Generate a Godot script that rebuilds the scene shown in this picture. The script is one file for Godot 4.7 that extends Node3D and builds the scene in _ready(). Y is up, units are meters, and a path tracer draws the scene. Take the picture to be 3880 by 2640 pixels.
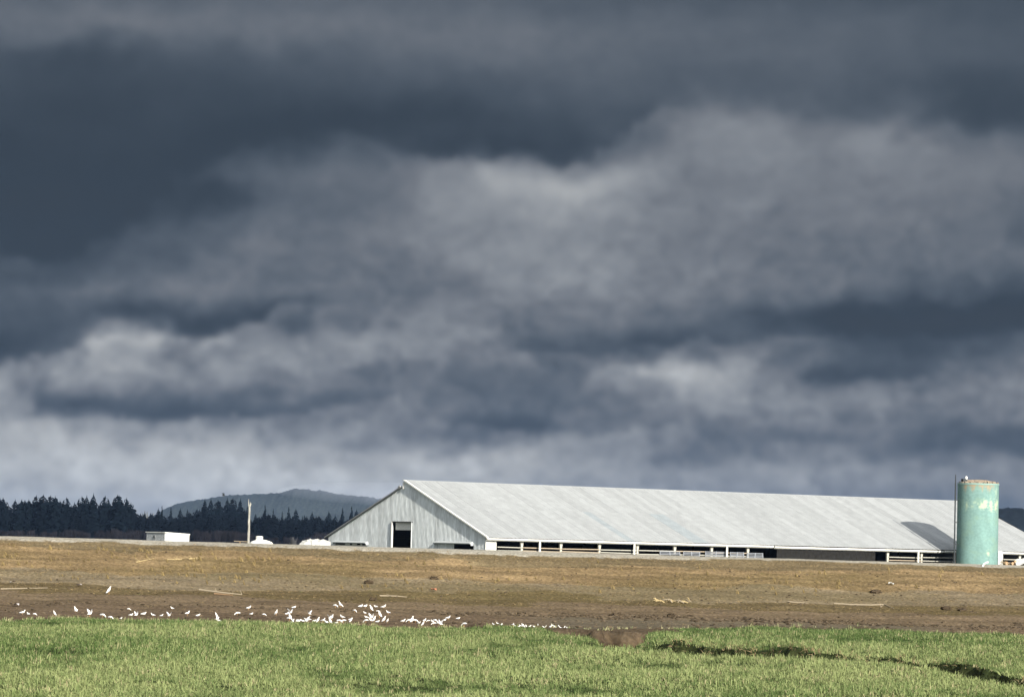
extends Node3D

const EYE := 4.2
const EXPOSURE := 2.1
const TILT := 1.45
const YAW := 34.0          # the barn's long side recedes to the right by this angle

var rng := RandomNumberGenerator.new()
var M := {}
var used := {}
var n_warp := FastNoiseLite.new()
var n_fine := FastNoiseLite.new()
var n_ground := FastNoiseLite.new()
var n_streak := FastNoiseLite.new()


# ---------------------------------------------------------------- helpers
func noise(n: FastNoiseLite, s: int, f: float, oct: int) -> void:
	n.seed = s
	n.noise_type = FastNoiseLite.TYPE_SIMPLEX_SMOOTH
	n.frequency = f
	n.fractal_type = FastNoiseLite.FRACTAL_FBM
	n.fractal_octaves = oct


func numbered(called: String) -> String:
	var k: int = used.get(called, 0)
	used[called] = k + 1
	return called if k == 0 else "%s_%03d" % [called, k]


func tag(o: Node, label: String, category: String, group := "") -> Node:
	o.set_meta("label", label)
	o.set_meta("category", category)
	if group:
		o.set_meta("group", group)
	return o


func thing(called: String, label: String, category: String, at := Vector3.ZERO, turn := 0.0, group := "") -> Node3D:
	var o := Node3D.new()
	o.name = numbered(called)
	add_child(o, true)
	o.position = at
	o.rotation.y = deg_to_rad(turn)
	tag(o, label, category, group)
	return o


func begin() -> SurfaceTool:
	var st := SurfaceTool.new()
	st.begin(Mesh.PRIMITIVE_TRIANGLES)
	st.set_smooth_group(-1)
	return st


func done(st: SurfaceTool) -> ArrayMesh:
	st.generate_normals()
	return st.commit()


func put(called: String, mesh: Mesh, m: Material, parent: Node, at := Vector3.ZERO) -> MeshInstance3D:
	var o := MeshInstance3D.new()
	o.mesh = mesh
	if m:
		o.material_override = m
	o.name = numbered(called) if parent == self else called
	parent.add_child(o, true)
	o.position = at
	return o


func obj(called: String, st: SurfaceTool, m: Material, parent: Node, at := Vector3.ZERO) -> MeshInstance3D:
	return put(called, done(st), m, parent, at)


func struct(o: Node) -> Node:
	o.set_meta("kind", "structure")
	return o


func tri(st: SurfaceTool, a: Vector3, b: Vector3, c: Vector3) -> void:   # counter-clockwise seen from outside
	st.add_vertex(a)
	st.add_vertex(c)
	st.add_vertex(b)


func quad(st: SurfaceTool, a: Vector3, b: Vector3, c: Vector3, d: Vector3) -> void:
	tri(st, a, b, c)
	tri(st, a, c, d)


func box(st: SurfaceTool, c: Vector3, s: Vector3, b := Basis.IDENTITY) -> void:
	var h := s / 2.0
	var p := []
	for k in 8:
		p.append(c + b * Vector3(h.x if k & 1 else -h.x, h.y if k & 2 else -h.y, h.z if k & 4 else -h.z))
	quad(st, p[4], p[5], p[7], p[6])
	quad(st, p[1], p[0], p[2], p[3])
	quad(st, p[5], p[1], p[3], p[7])
	quad(st, p[0], p[4], p[6], p[2])
	quad(st, p[6], p[7], p[3], p[2])
	quad(st, p[0], p[1], p[5], p[4])


func ring(c: Vector3, u: Vector3, v: Vector3, n: int) -> PackedVector3Array:
	var r := PackedVector3Array()
	for k in n:
		var a := TAU * k / n
		r.append(c + u * cos(a) + v * sin(a))
	return r


func loft(st: SurfaceTool, rings: Array, capped := true) -> void:
	for i in rings.size() - 1:
		var p: PackedVector3Array = rings[i]
		var q: PackedVector3Array = rings[i + 1]
		var n := p.size()
		for k in n:
			quad(st, p[k], p[(k + 1) % n], q[(k + 1) % n], q[k])
	if capped:
		for e in [0, rings.size() - 1]:
			var p: PackedVector3Array = rings[e]
			var c := Vector3.ZERO
			for x in p:
				c += x / p.size()
			for k in p.size():
				if e == 0:
					tri(st, c, p[(k + 1) % p.size()], p[k])
				else:
					tri(st, c, p[k], p[(k + 1) % p.size()])


func tube(st: SurfaceTool, pts: Array, radii: Array, n := 8) -> void:
	var rings := []
	for i in pts.size():
		var d: Vector3 = (pts[mini(i + 1, pts.size() - 1)] - pts[maxi(i - 1, 0)]).normalized()
		var u := d.cross(Vector3.UP if absf(d.y) < 0.9 else Vector3.RIGHT).normalized()
		rings.append(ring(pts[i], u * float(radii[i]), d.cross(u) * float(radii[i]), n))
	loft(st, rings)


func numbers(text: String) -> Array:     # "x d; x d" as pairs
	var out := []
	for pair in text.split(";"):
		var q := pair.strip_edges().split_floats(" ")
		out.append(Vector2(q[0], q[1]))
	return out


func material(c: Color, rough := 0.9, metal := 0.0) -> StandardMaterial3D:
	var m := StandardMaterial3D.new()
	m.albedo_color = Color(c.r, c.g, c.b).linear_to_srgb()
	m.roughness = rough
	m.metallic_specular = 0.12 if rough > 0.88 else 0.4
	m.metallic = metal
	return m


func mottle(m: StandardMaterial3D, low: float, freq: float, scale: Vector3, s: int, bump := 0.0) -> StandardMaterial3D:
	# fine tone variation of the material itself, laid on in world space
	var f := FastNoiseLite.new()
	noise(f, s, freq, 5)
	var t := NoiseTexture2D.new()
	t.width = 512
	t.height = 512
	t.seamless = true
	t.noise = f
	var g := Gradient.new()
	g.set_color(0, Color(low, low, low))
	g.set_color(1, Color(1, 1, 1))
	t.color_ramp = g
	m.albedo_texture = t
	m.uv1_triplanar = true
	m.uv1_world_triplanar = true
	m.uv1_scale = scale
	if bump > 0.0:
		var t2 := NoiseTexture2D.new()
		t2.width = 512
		t2.height = 512
		t2.seamless = true
		t2.noise = f
		t2.as_normal_map = true
		t2.bump_strength = bump
		m.normal_enabled = true
		m.normal_texture = t2
	return m


func tinted(m: StandardMaterial3D) -> StandardMaterial3D:
	m.vertex_color_use_as_albedo = true
	return m


# ---------------------------------------------------------------- sky
var deck := [      # brightness of the cloud deck, rows 0.485 degrees apart downwards from 9.12, columns 1.069 degrees apart
	[98, 98, 98, 98, 99, 100, 100, 100, 97, 94, 91, 89, 87, 86, 85, 83, 81],
	[102, 104, 106, 106, 106, 106, 106, 106, 106, 103, 100, 98, 96, 94, 92, 88, 86],
	[86, 78, 82, 86, 88, 92, 96, 98, 102, 100, 98, 97, 97, 96, 92, 88, 86],
	[76, 72, 72, 74, 76, 78, 82, 84, 88, 92, 94, 95, 94, 94, 88, 80, 78],
	[68, 68, 68, 70, 70, 70, 72, 74, 78, 82, 90, 106, 112, 98, 96, 82, 76],
	[64, 66, 66, 68, 68, 74, 84, 88, 88, 88, 102, 122, 126, 118, 122, 106, 94],
	[62, 62, 64, 70, 84, 98, 106, 116, 130, 136, 134, 122, 124, 120, 122, 118, 110],
	[56, 58, 62, 72, 92, 100, 106, 124, 140, 143, 134, 120, 118, 116, 116, 114, 104],
	[62, 64, 72, 88, 104, 106, 110, 126, 134, 138, 130, 118, 116, 114, 112, 110, 100],
	[70, 70, 80, 98, 108, 108, 108, 122, 130, 132, 128, 118, 112, 106, 102, 104, 98],
	[80, 90, 98, 102, 102, 102, 104, 110, 124, 130, 120, 112, 106, 98, 91, 84, 78],
	[84, 86, 88, 88, 86, 92, 112, 118, 108, 106, 104, 96, 88, 72, 66, 62, 60],
	[76, 100, 134, 96, 128, 124, 128, 118, 102, 92, 92, 94, 98, 82, 72, 74, 82],
	[110, 124, 132, 118, 120, 116, 108, 100, 94, 96, 124, 148, 118, 94, 92, 98, 108],
	[146, 104, 100, 98, 100, 104, 108, 104, 98, 100, 106, 132, 126, 116, 106, 104, 114],
	[164, 150, 146, 140, 128, 126, 122, 102, 96, 110, 110, 100, 100, 104, 96, 90, 88],
	[162, 164, 166, 166, 160, 152, 150, 154, 146, 134, 124, 112, 116, 118, 112, 106, 104],
	[158, 154, 152, 158, 160, 156, 152, 146, 138, 132, 126, 120, 116, 112, 108, 106, 104],
	[150, 148, 146, 148, 150, 148, 146, 140, 132, 126, 120, 116, 112, 108, 104, 102, 100]]
var puffs := [     # x, y (degrees in the deck), half width, half height, tilt, change of brightness
	[-5.91, 3.46, 0.48, 0.19, 0.10, 30.0], [-4.80, 3.39, 0.35, 0.11, 0.50, 42.0], [-8.29, 2.60, 0.35, 0.22, 0.00, 20.0], [-6.13, 2.19, 2.07, 0.11, 0.00, -10.0],
	[0.44, 6.53, 1.45, 0.17, -0.10, -16.0], [1.19, 5.91, 0.71, 0.26, 0.15, 15.0], [-0.18, 6.13, 0.88, 0.18, -0.20, 8.0], [-4.36, 1.19, 1.32, 0.26, 0.00, 8.0], [-1.06, 1.50, 0.88, 0.13, 0.05, 10.0], [2.91, 2.97, 0.66, 0.18, 0.10, 16.0], [-4.72, 5.83, 0.48, 0.15, 0.00, -18.0],
	[5.99, 2.82, 1.15, 0.13, 0.00, -12.0], [6.65, 1.63, 1.59, 0.18, 0.00, -10.0], [-3.04, 3.72, 0.62, 0.13, 0.50, 12.0], [-0.88, 5.64, 0.53, 0.18, -0.30, 7.0],
	[4.10, 5.69, 0.26, 0.20, 0.00, 12.0], [-5.02, 3.70, 1.32, 0.15, -0.15, -12.0], [-0.62, 1.78, 1.10, 0.11, 0.00, -10.0], [-1.28, 1.52, 0.97, 0.11, 0.05, 10.0],
	[5.99, 3.81, 2.64, 0.18, 0.00, -8.0], [3.61, 7.05, 0.40, 0.18, -0.30, 10.0], [6.43, 6.87, 0.44, 0.13, 0.40, 10.0], [-8.11, 4.67, 1.15, 0.10, 0.00, 8.0]]


var banks := [     # lower rims of cloud banks: x, y along the rim, how much darker just above and lighter just below it, how fast both fade, how soft the rim is
	[[-8.55, -7.81, -6.71, -6.12, -5.61, -5.02, -4.13, -3.40, -2.66, -1.93, -1.19, -0.46, 0.65, 1.24], [4.56, 4.77, 5.00, 5.44, 5.96, 6.39, 6.68, 6.83, 6.86, 6.69, 6.53, 6.47, 6.37, 6.41], 10.0, 7.0, 0.44, 0.37, 0.130],
	[[-1.56, -1.19, -0.46, 0.65, 1.24, 1.68, 2.12, 2.63], [6.58, 6.53, 6.47, 6.37, 6.41, 6.66, 6.97, 7.32], 10.0, 15.0, 0.33, 0.44, 0.090],
	[[2.05, 2.63, 3.96, 4.69, 5.87, 6.61, 7.05, 8.59], [6.99, 7.33, 7.27, 7.17, 7.05, 7.12, 6.92, 6.78], 5.0, 9.0, 0.37, 0.37, 0.110],
	[[-8.55, -8.11, -7.30, -6.34, -5.75, -5.39, -4.94, -4.43, -3.84, -3.25], [3.00, 3.07, 3.30, 3.63, 3.52, 3.41, 3.46, 3.60, 3.86, 4.08], 14.0, 26.0, 0.37, 0.21, 0.045],
	[[-0.46, 0.65, 1.24, 2.49, 3.96, 5.43, 7.27, 8.59], [3.37, 3.19, 3.24, 3.31, 3.44, 3.52, 3.44, 3.63], 8.0, 12.0, 0.29, 0.22, 0.050],
	[[-8.26, -7.45, -5.61, -4.13, -3.40, -2.52, -1.71], [2.22, 2.13, 2.09, 2.16, 2.24, 2.39, 2.54], 16.0, 12.0, 0.33, 0.29, 0.022],
	[[-1.34, -0.09, 1.38, 2.49, 3.22], [2.07, 1.95, 1.87, 1.94, 2.13], 12.0, 14.0, 0.33, 0.26, 0.030],
	[[1.24, 1.75, 2.34, 2.93], [3.15, 3.05, 3.10, 3.31], 8.0, 24.0, 0.22, 0.26, 0.030],
	[[-1.19, -0.09, 1.02, 2.49, 4.69], [1.47, 1.54, 1.43, 1.40, 1.32], 8.0, 8.0, 0.22, 0.18, 0.030],
	[[5.43, 6.17, 7.27], [2.72, 2.74, 2.78], 10.0, 10.0, 0.26, 0.22, 0.040],
	[[5.28, 6.53, 8.59], [1.40, 1.38, 1.41], 12.0, 8.0, 0.29, 0.22, 0.040]]


func curve(a: float, b: float, c: float, d: float, t: float) -> float:
	return b + 0.5 * t * (c - a + t * (2.0 * a - 5.0 * b + 4.0 * c - d + t * (3.0 * (b - c) + d - a)))


func deck_at(x: float, y: float) -> float:
	var fx := clampf((x + 8.55) / 1.0688, 0.0, 15.999)
	var fy := clampf((9.12 - y) / 0.4848, 0.0, 17.999)
	var i := int(fx)
	var j := int(fy)
	var rows := []
	for k in 4:
		var r: Array = deck[clampi(j + k - 1, 0, 18)]
		rows.append(curve(r[maxi(i - 1, 0)], r[i], r[i + 1], r[mini(i + 2, 16)], fx - i))
	return curve(rows[0], rows[1], rows[2], rows[3], fy - j)


func cloud_color(luma: float) -> Color:
	var t := clampf((luma - 60.0) / 55.0, 0.0, 1.0)
	var t2 := clampf((luma - 115.0) / 55.0, 0.0, 1.0)
	var c := Color(luma / 255.0 * (lerpf(0.83, 0.952, t) + 0.028 * t2), luma / 255.0, luma / 255.0 * (lerpf(1.18, 1.072, t) - 0.058 * t2))
	return c.srgb_to_linear() / EXPOSURE


func sky_at(az: float, el: float) -> Color:
	var d := Vector3(sin(deg_to_rad(az)) * cos(deg_to_rad(el)), sin(deg_to_rad(el)), -cos(deg_to_rad(az)) * cos(deg_to_rad(el)))
	# the broken, sunlit clouds behind the viewer pass into the dark front ahead
	var behind := smoothstep(0.52, 0.88, -d.dot(Vector3(-0.35, -0.15, -0.92)) * 0.5 + 0.5)
	var p := Vector3(d.x, d.y * 2.2, d.z) * 2.2
	var cloud := n_warp.get_noise_3dv(p) * 0.8 + n_fine.get_noise_3dv(p * 0.6) * 0.4
	var wide := lerpf(69.0 + 26.0 * cloud, 310.0 + 90.0 * cloud, behind) + 24.0 * (1.0 - smoothstep(0.0, 10.0, el)) + 120.0 * smoothstep(20.0, 60.0, el) * (1.0 - behind)
	var r := deg_to_rad(TILT)
	var x := az * cos(r) + el * sin(r)
	var y := el * cos(r) - az * sin(r)
	var near := (1.0 - smoothstep(9.0, 15.0, absf(az))) * (1.0 - smoothstep(9.0, 14.0, el))
	if near <= 0.0:
		return cloud_color(clampf(wide, 45.0, 400.0))
	var low := 1.0 - smoothstep(2.5, 7.0, y)
	var wx := n_warp.get_noise_2d(x * 1.2, y * 1.8) * 0.5 + n_fine.get_noise_2d(x * 2.1, y * 3.0) * 0.42
	var wy := n_warp.get_noise_2d(x * 1.2 + 71.0, y * 1.8 + 13.0) * 0.2 + n_fine.get_noise_2d(x * 2.1 + 40.0, y * 3.0) * lerpf(0.12, 0.15, low)
	var u := x + wx
	var v := y + wy
	var luma := deck_at(u, v)
	var soft := (deck_at(u - 0.9, v) + deck_at(u + 0.9, v) + deck_at(u, v - 0.5) + deck_at(u, v + 0.5)) * 0.25
	luma += 0.55 * (luma - soft)
	luma *= 1.0 + 0.08 * (1.0 - smoothstep(0.5, 3.0, y))
	luma += 8.0 * (1.0 - smoothstep(0.5, 2.2, y)) * smoothstep(2.0, -4.0, x)
	for q in puffs:
		var qx: float = u - q[0]
		var qy: float = v - q[1] - qx * q[4]
		var g: float = (qx / q[2]) * (qx / q[2]) + (qy / q[3]) * (qy / q[3])
		if g < 8.0:
			luma += q[5] * exp(-g * 0.8)
	var sx := x + wx * 0.5
	var rag := n_fine.get_noise_2d(x * 2.6, y * 2.6 + 400.0) * 0.16 + n_warp.get_noise_2d(x * 2.2, y * 1.2 + 90.0) * 0.12 + n_fine.get_noise_2d(x * 9.0, y * 9.0 + 700.0) * 0.07
	for q in banks:
		var xs: Array = q[0]
		if sx > xs[0] - 0.6 and sx < xs[-1] + 0.6:
			var over: float = y - lut(sx, xs, q[1]) + rag * (0.5 + q[6] * 6.0)
			var share := smoothstep(xs[0] - 0.6, xs[0] + 0.7, sx) if xs[0] > -8.4 else 1.0
			if xs[-1] < 8.4:
				share *= 1.0 - smoothstep(xs[-1] - 0.7, xs[-1] + 0.6, sx)
			var side := smoothstep(-q[6], q[6], over)
			luma += share * (-q[2] * side * exp(-maxf(over, 0.0) / q[4]) + q[3] * (1.0 - side) * exp(minf(over, 0.0) / q[5]))
	luma += 9.0 * smoothstep(74.0, 96.0, luma) * (1.0 - smoothstep(125.0, 150.0, luma)) * (1.0 - smoothstep(3.5, 5.0, y))
	var lit := smoothstep(66.0, 125.0, luma)
	luma += n_fine.get_noise_2d(x * 1.1 + wx, y * 1.5 + wy) * lerpf(5.0, 16.0, low) * lerpf(0.4, 1.0, lit)
	var fold := absf(n_fine.get_noise_2d(x * 1.4 + wx * 1.5, y * 2.2 + wy * 1.5 + 200.0))
	luma += (0.16 - minf(fold, 0.4)) * lerpf(8.0, 40.0, low) * lit
	luma += n_fine.get_noise_2d(x * 3.2 + wx * 2.0, y * 4.2 + 50.0) * lerpf(5.0, 17.0, low) * lerpf(0.3, 1.0, lit)
	luma += n_fine.get_noise_2d(x * 8.0 + wx * 4.0, y * 11.0 + wy * 4.0 + 900.0) * lerpf(6.0, 13.0, low) * lerpf(0.3, 1.0, lit)
	return cloud_color(clampf(lerpf(wide, luma, near), 42.0, 400.0))


func make_sky() -> PanoramaSkyMaterial:
	noise(n_warp, 11, 0.45, 4)
	noise(n_fine, 23, 0.55, 5)
	var w := 4096
	var h := 2048
	var img := Image.create(w / 16, h / 16, false, Image.FORMAT_RGBF)
	for j in h / 16:
		for i in w / 16:
			img.set_pixel(i, j, sky_at(wrapf((i + 0.5) * 16.0 / w * 360.0, -180.0, 180.0), maxf(0.0, 90.0 - (j + 0.5) * 16.0 / h * 180.0)))
	img.resize(w, h, Image.INTERPOLATE_CUBIC)
	for j in range(850, 1026):
		var el := 90.0 - (j + 0.5) / h * 180.0
		for i in range(-178, 178):
			img.set_pixel(posmod(i, w), j, sky_at((i + 0.5) / w * 360.0, maxf(0.0, el)))
	var m := PanoramaSkyMaterial.new()
	m.panorama = ImageTexture.create_from_image(img)
	return m


# ---------------------------------------------------------------- the land
func lut(v: float, xs: Array, ys: Array) -> float:
	if v <= xs[0]:
		return ys[0]
	for i in xs.size() - 1:
		if v <= xs[i + 1]:
			return lerpf(ys[i], ys[i + 1], (v - xs[i]) / (xs[i + 1] - xs[i]))
	return ys[-1]


func grass_edge(x: float) -> float:      # how far away the meadow ends
	return lut(x, [-80.0, -25.0, -12.0, 0.0, 3.0, 8.0, 14.0, 20.0, 28.0, 80.0], [166.0, 168.0, 173.0, 174.0, 175.0, 181.0, 189.0, 190.0, 186.0, 184.0]) + n_ground.get_noise_2d(x * 2.0, 7.0) * 2.0


func gully(x: float, d: float) -> Vector2:     # depth share 0..1 of the eroded channel, and how far past its far bank
	var far_bank := lut(x, [5.6, 6.4, 7.4, 8.6, 10.5, 12.5, 15.2, 16.9, 17.6, 19.0, 60.0], [150.0, 148.5, 146.5, 143.5, 140.5, 137.0, 133.5, 124.5, 117.0, 109.0, 60.0]) + n_ground.get_noise_2d(x * 6.0, 90.0) * 1.2 + n_fine.get_noise_2d(x * 6.0, 33.0) * 1.4
	var wide := lut(x, [5.0, 6.0, 9.5, 12.0, 17.0, 30.0], [0.0, 1.6, 1.7, 1.5, 2.0, 2.2])
	var past := d - far_bank
	var inside := smoothstep(-wide - 0.8, -wide + 0.1, past) * (1.0 - smoothstep(-0.25, 0.2, past)) * smoothstep(5.4, 6.2, x)
	inside *= clampf(0.75 + 1.6 * n_ground.get_noise_2d(x * 4.0, 210.0), 0.12, 1.0)
	return Vector2(inside, past)


func bay(x: float, d: float) -> float:         # the notch of bare mud where the channel opens towards the dike
	var t := (d - 146.0) / 27.0
	var wob := n_ground.get_noise_2d(d * 0.9, 61.0) * 1.3
	var left := lerpf(5.1, 2.6, t) + wob * 1.4
	var right := lerpf(5.5, 8.1, t) + wob
	return smoothstep(left - 0.5, left + 0.5, x) * (1.0 - smoothstep(right - 0.3, right + 0.3, x)) * smoothstep(145.5, 147.5, d) * (1.0 - smoothstep(172.0, 172.9, d + n_ground.get_noise_2d(x * 5.0, 17.0) * 2.2))


func height_at(x: float, d: float) -> float:
	var e := grass_edge(x)
	var y := lut(d, [0.0, 186.0, 190.0, 199.0, 204.0, 211.0, 217.0, 221.5, 223.5, 229.0, 240.0, 4200.0], [0.0, 0.04, 0.12, 0.83, 1.3, 2.25, 3.2, 3.89, 4.02, 4.02, 2.0, 2.0])
	var bumps := n_ground.get_noise_2d(x, d) * 0.12 + n_fine.get_noise_2d(x * 2.0, d * 2.0) * 0.05
	if d < 175.0:
		y += n_warp.get_noise_2d(x * 0.14, d * 0.1) * 0.3
	if d > 186.0 and d < 222.0:
		y += n_streak.get_noise_2d(x * 0.5, d * 3.0) * 0.10
	if d > 221.0:
		bumps *= 0.3
	y += bumps
	y -= (0.11 + 0.0036 * clampf(x, -40.0, 40.0)) * smoothstep(205.0, 221.0, d) * (1.0 - smoothstep(229.0, 240.0, d))
	var g := gully(x, d)
	if x > 5.0 and x < 60.0 and d < e + 4.0:
		# the meadow stands higher on the far side of the channel
		y += (0.25 + 0.30 * n_ground.get_noise_2d(x * 4.0, 140.0)) * smoothstep(-0.4, 0.3, g.y) * (1.0 - smoothstep(0.0, 22.0, g.y)) * smoothstep(6.0, 7.5, x)
		y -= 0.24 * smoothstep(-12.0, -1.0, g.y) * (1.0 - smoothstep(-0.3, 0.3, g.y)) * smoothstep(6.0, 7.5, x)
	y -= 0.22 * exp(-pow((x - 5.2) / 2.6, 2.0)) * smoothstep(128.0, 146.0, d) * (1.0 - smoothstep(150.0, 160.0, d))
	y -= g.x * 0.9
	y -= 0.8 * bay(x, d)
	return y


func land_color(x: float, d: float) -> Color:
	var soil := Color(0.10, 0.075, 0.048)
	var wob := n_ground.get_noise_2d(x * 0.6, d * 0.9 + 300.0) * 3.5 + n_streak.get_noise_2d(x * 0.4, d * 1.4) * 2.0
	var q := d + wob
	var e := grass_edge(x)
	if d < e:
		var g := gully(x, d)
		var c := Color(0.05, 0.065, 0.026)
		c = c.lerp(Color(0.085, 0.062, 0.038), g.x)
		c = c.lerp(Color(0.14, 0.105, 0.07), smoothstep(1.8, 2.6, x) * (1.0 - smoothstep(8.8, 9.6, x)) * smoothstep(170.5, 171.5, d))
		var wall := Color(0.105, 0.074, 0.047) * (1.0 + 0.9 * n_fine.get_noise_2d(x * 2.0, d * 6.0) + 0.6 * n_ground.get_noise_2d(x * 7.0, d))
		return c.lerp(wall, bay(x, d))
	var streak := n_streak.get_noise_2d(x * 0.9, d * 5.0) + 0.5 * n_fine.get_noise_2d(x * 2.4, d * 7.0)
	var c: Color
	if q < 199.5:
		c = Color(0.175, 0.128, 0.086).lerp(Color(0.21, 0.156, 0.10), smoothstep(188.0, 197.0, q))
	elif q < 204.0:
		c = Color(0.165, 0.124, 0.064).lerp(Color(0.185, 0.14, 0.076), (q - 199.5) / 4.5)
	elif q < 209.5:
		c = Color(0.28, 0.222, 0.145)
	elif q < 217.5:
		c = Color(0.295, 0.21, 0.115)
	else:
		c = Color(0.225, 0.172, 0.10)
	var pale := clampf(streak * 1.5, -1.0, 1.0)
	c = c.lerp(c * 1.6 if q > 209.0 and q < 218.0 else c * 1.22, maxf(pale, 0.0)).lerp(c * 0.72, maxf(-pale, 0.0))
	if q > 199.0 and q < 216.0:
		var olive := clampf(n_ground.get_noise_2d(x * 0.3 + 80.0, d * 0.5) * 1.4, 0.0, 0.4)
		c = c.lerp(Color(0.16, 0.128, 0.055), olive)
	# wet grey mud between the meadow's tongue and the dike
	var wet := smoothstep(-1.5, 1.5, d - e) * (1.0 - smoothstep(191.5, 194.0, d)) * smoothstep(0.0, 4.0, x) * (1.0 - smoothstep(21.0, 27.0, x))
	c = c.lerp(Color(0.165, 0.14, 0.10), wet * 0.8)
	if d > 220.9 + 0.7 * smoothstep(5.0, 25.0, x) + n_ground.get_noise_2d(x * 3.0, 4.0) * 0.6 and d < 229.5:
		c = Color(0.50, 0.46, 0.385) * (1.0 + 0.25 * streak)
	elif d >= 229.5:
		c = Color(0.10, 0.105, 0.05)
	if d < e + 1.2:
		c = c.lerp(soil, 0.6)
	return c


func land(called: String, xs: Array, ds: Array, m: Material) -> void:
	var v := PackedVector3Array()
	var nn := PackedVector3Array()
	var col := PackedColorArray()
	var idx := PackedInt32Array()
	var w := xs.size()
	for j in ds.size():
		for i in w:
			var x: float = xs[i]
			var d: float = ds[j]
			var fine := absf(x) < 60.0 and d < 250.0
			var y := height_at(x, d) if d < 250.0 else 2.0
			v.append(Vector3(x, y, -d))
			if fine:
				nn.append(Vector3(y - height_at(x + 0.25, d), 0.25, -(y - height_at(x, d + 0.25))).normalized())
			else:
				nn.append(Vector3.UP)
			col.append(land_color(x, d) if d < 250.0 else Color(0.09, 0.10, 0.05))
	for j in ds.size() - 1:
		for i in w - 1:
			var a := j * w + i
			idx.append_array([a, a + w, a + 1, a + 1, a + w, a + w + 1])
	var arr := []
	arr.resize(Mesh.ARRAY_MAX)
	arr[Mesh.ARRAY_VERTEX] = v
	arr[Mesh.ARRAY_NORMAL] = nn
	arr[Mesh.ARRAY_COLOR] = col
	arr[Mesh.ARRAY_INDEX] = idx
	var mesh := ArrayMesh.new()
	mesh.add_surface_from_arrays(Mesh.PRIMITIVE_TRIANGLES, arr)
	struct(put(called, mesh, m, self))


func blade(st: SurfaceTool, at: Vector3, lean: Vector3, h: float, w: float, face: float) -> void:
	var s := Vector3(cos(face), 0, sin(face)) * w * 0.5
	var droop := clampf(lean.length() / maxf(h, 0.01), 0.0, 1.6)
	var mid := at + Vector3(0, h * 0.62, 0) + lean * 0.32
	var top := at + Vector3(0, h * (1.0 - 0.38 * droop), 0) + lean
	quad(st, at - s, at + s, mid + s * 0.85, mid - s * 0.85)
	tri(st, mid - s * 0.85, mid + s * 0.85, top)


func tuft(blades: int, spread: float, h: float, w: float, bend: float) -> ArrayMesh:
	var st := begin()
	for k in blades:
		var a := rng.randf() * TAU
		var r := sqrt(rng.randf()) * spread
		var l := rng.randf() * TAU
		blade(st, Vector3(cos(a) * r, -0.03, sin(a) * r), Vector3(cos(l) + 0.4, 0, sin(l)) * h * bend * rng.randf(), h * rng.randf_range(0.55, 1.0), w, rng.randf() * TAU)
	return done(st)


func scatter(called: String, mesh: Mesh, m: Material, places: Array, tints: Array) -> MultiMeshInstance3D:
	var mm := MultiMesh.new()
	mm.transform_format = MultiMesh.TRANSFORM_3D
	mm.use_colors = true
	mm.mesh = mesh
	mm.instance_count = places.size()
	for i in places.size():
		mm.set_instance_transform(i, places[i])
		mm.set_instance_color(i, tints[i])
	var o := MultiMeshInstance3D.new()
	o.multimesh = mm
	o.material_override = m
	o.name = numbered(called)
	add_child(o, true)
	o.set_meta("kind", "stuff")
	return o


func standing(x: float, y: float, z: float, s: float, tall := 1.0) -> Transform3D:
	return Transform3D(Basis(Vector3.UP, rng.randf() * TAU).scaled(Vector3(s, s * tall, s)), Vector3(x, y, z))


func make_land() -> void:
	var xs := [-9000.0, -5000.0, -2500.0, -1200.0, -600.0, -300.0, -160.0, -100.0, -75.0, -60.0, -50.0]
	var k := -44.0
	while k <= 44.0:
		xs.append(k)
		k += 0.4
	xs.append_array([50.0, 60.0, 75.0, 100.0, 160.0, 300.0, 600.0, 1200.0, 2500.0, 5000.0, 9000.0])
	var near := [-300.0, -100.0, 0.0, 40.0, 60.0, 72.0, 80.0]
	k = 82.0
	while k < 166.0:
		near.append(k)
		k += 0.5
	near.append(166.0)
	var dike := []
	k = 166.0
	while k < 224.0:
		dike.append(k)
		k += 0.4
	dike.append_array([224.0, 226.0, 229.0, 232.0, 236.0, 240.0])
	land("meadow_ground", xs, near, M.soil)
	land("dike", xs, dike, M.soil)
	land("farmland", xs, [240.0, 245.0, 300.0, 400.0, 600.0, 1000.0, 1600.0, 2600.0, 4200.0, 7000.0, 12000.0], M.soil)


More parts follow.
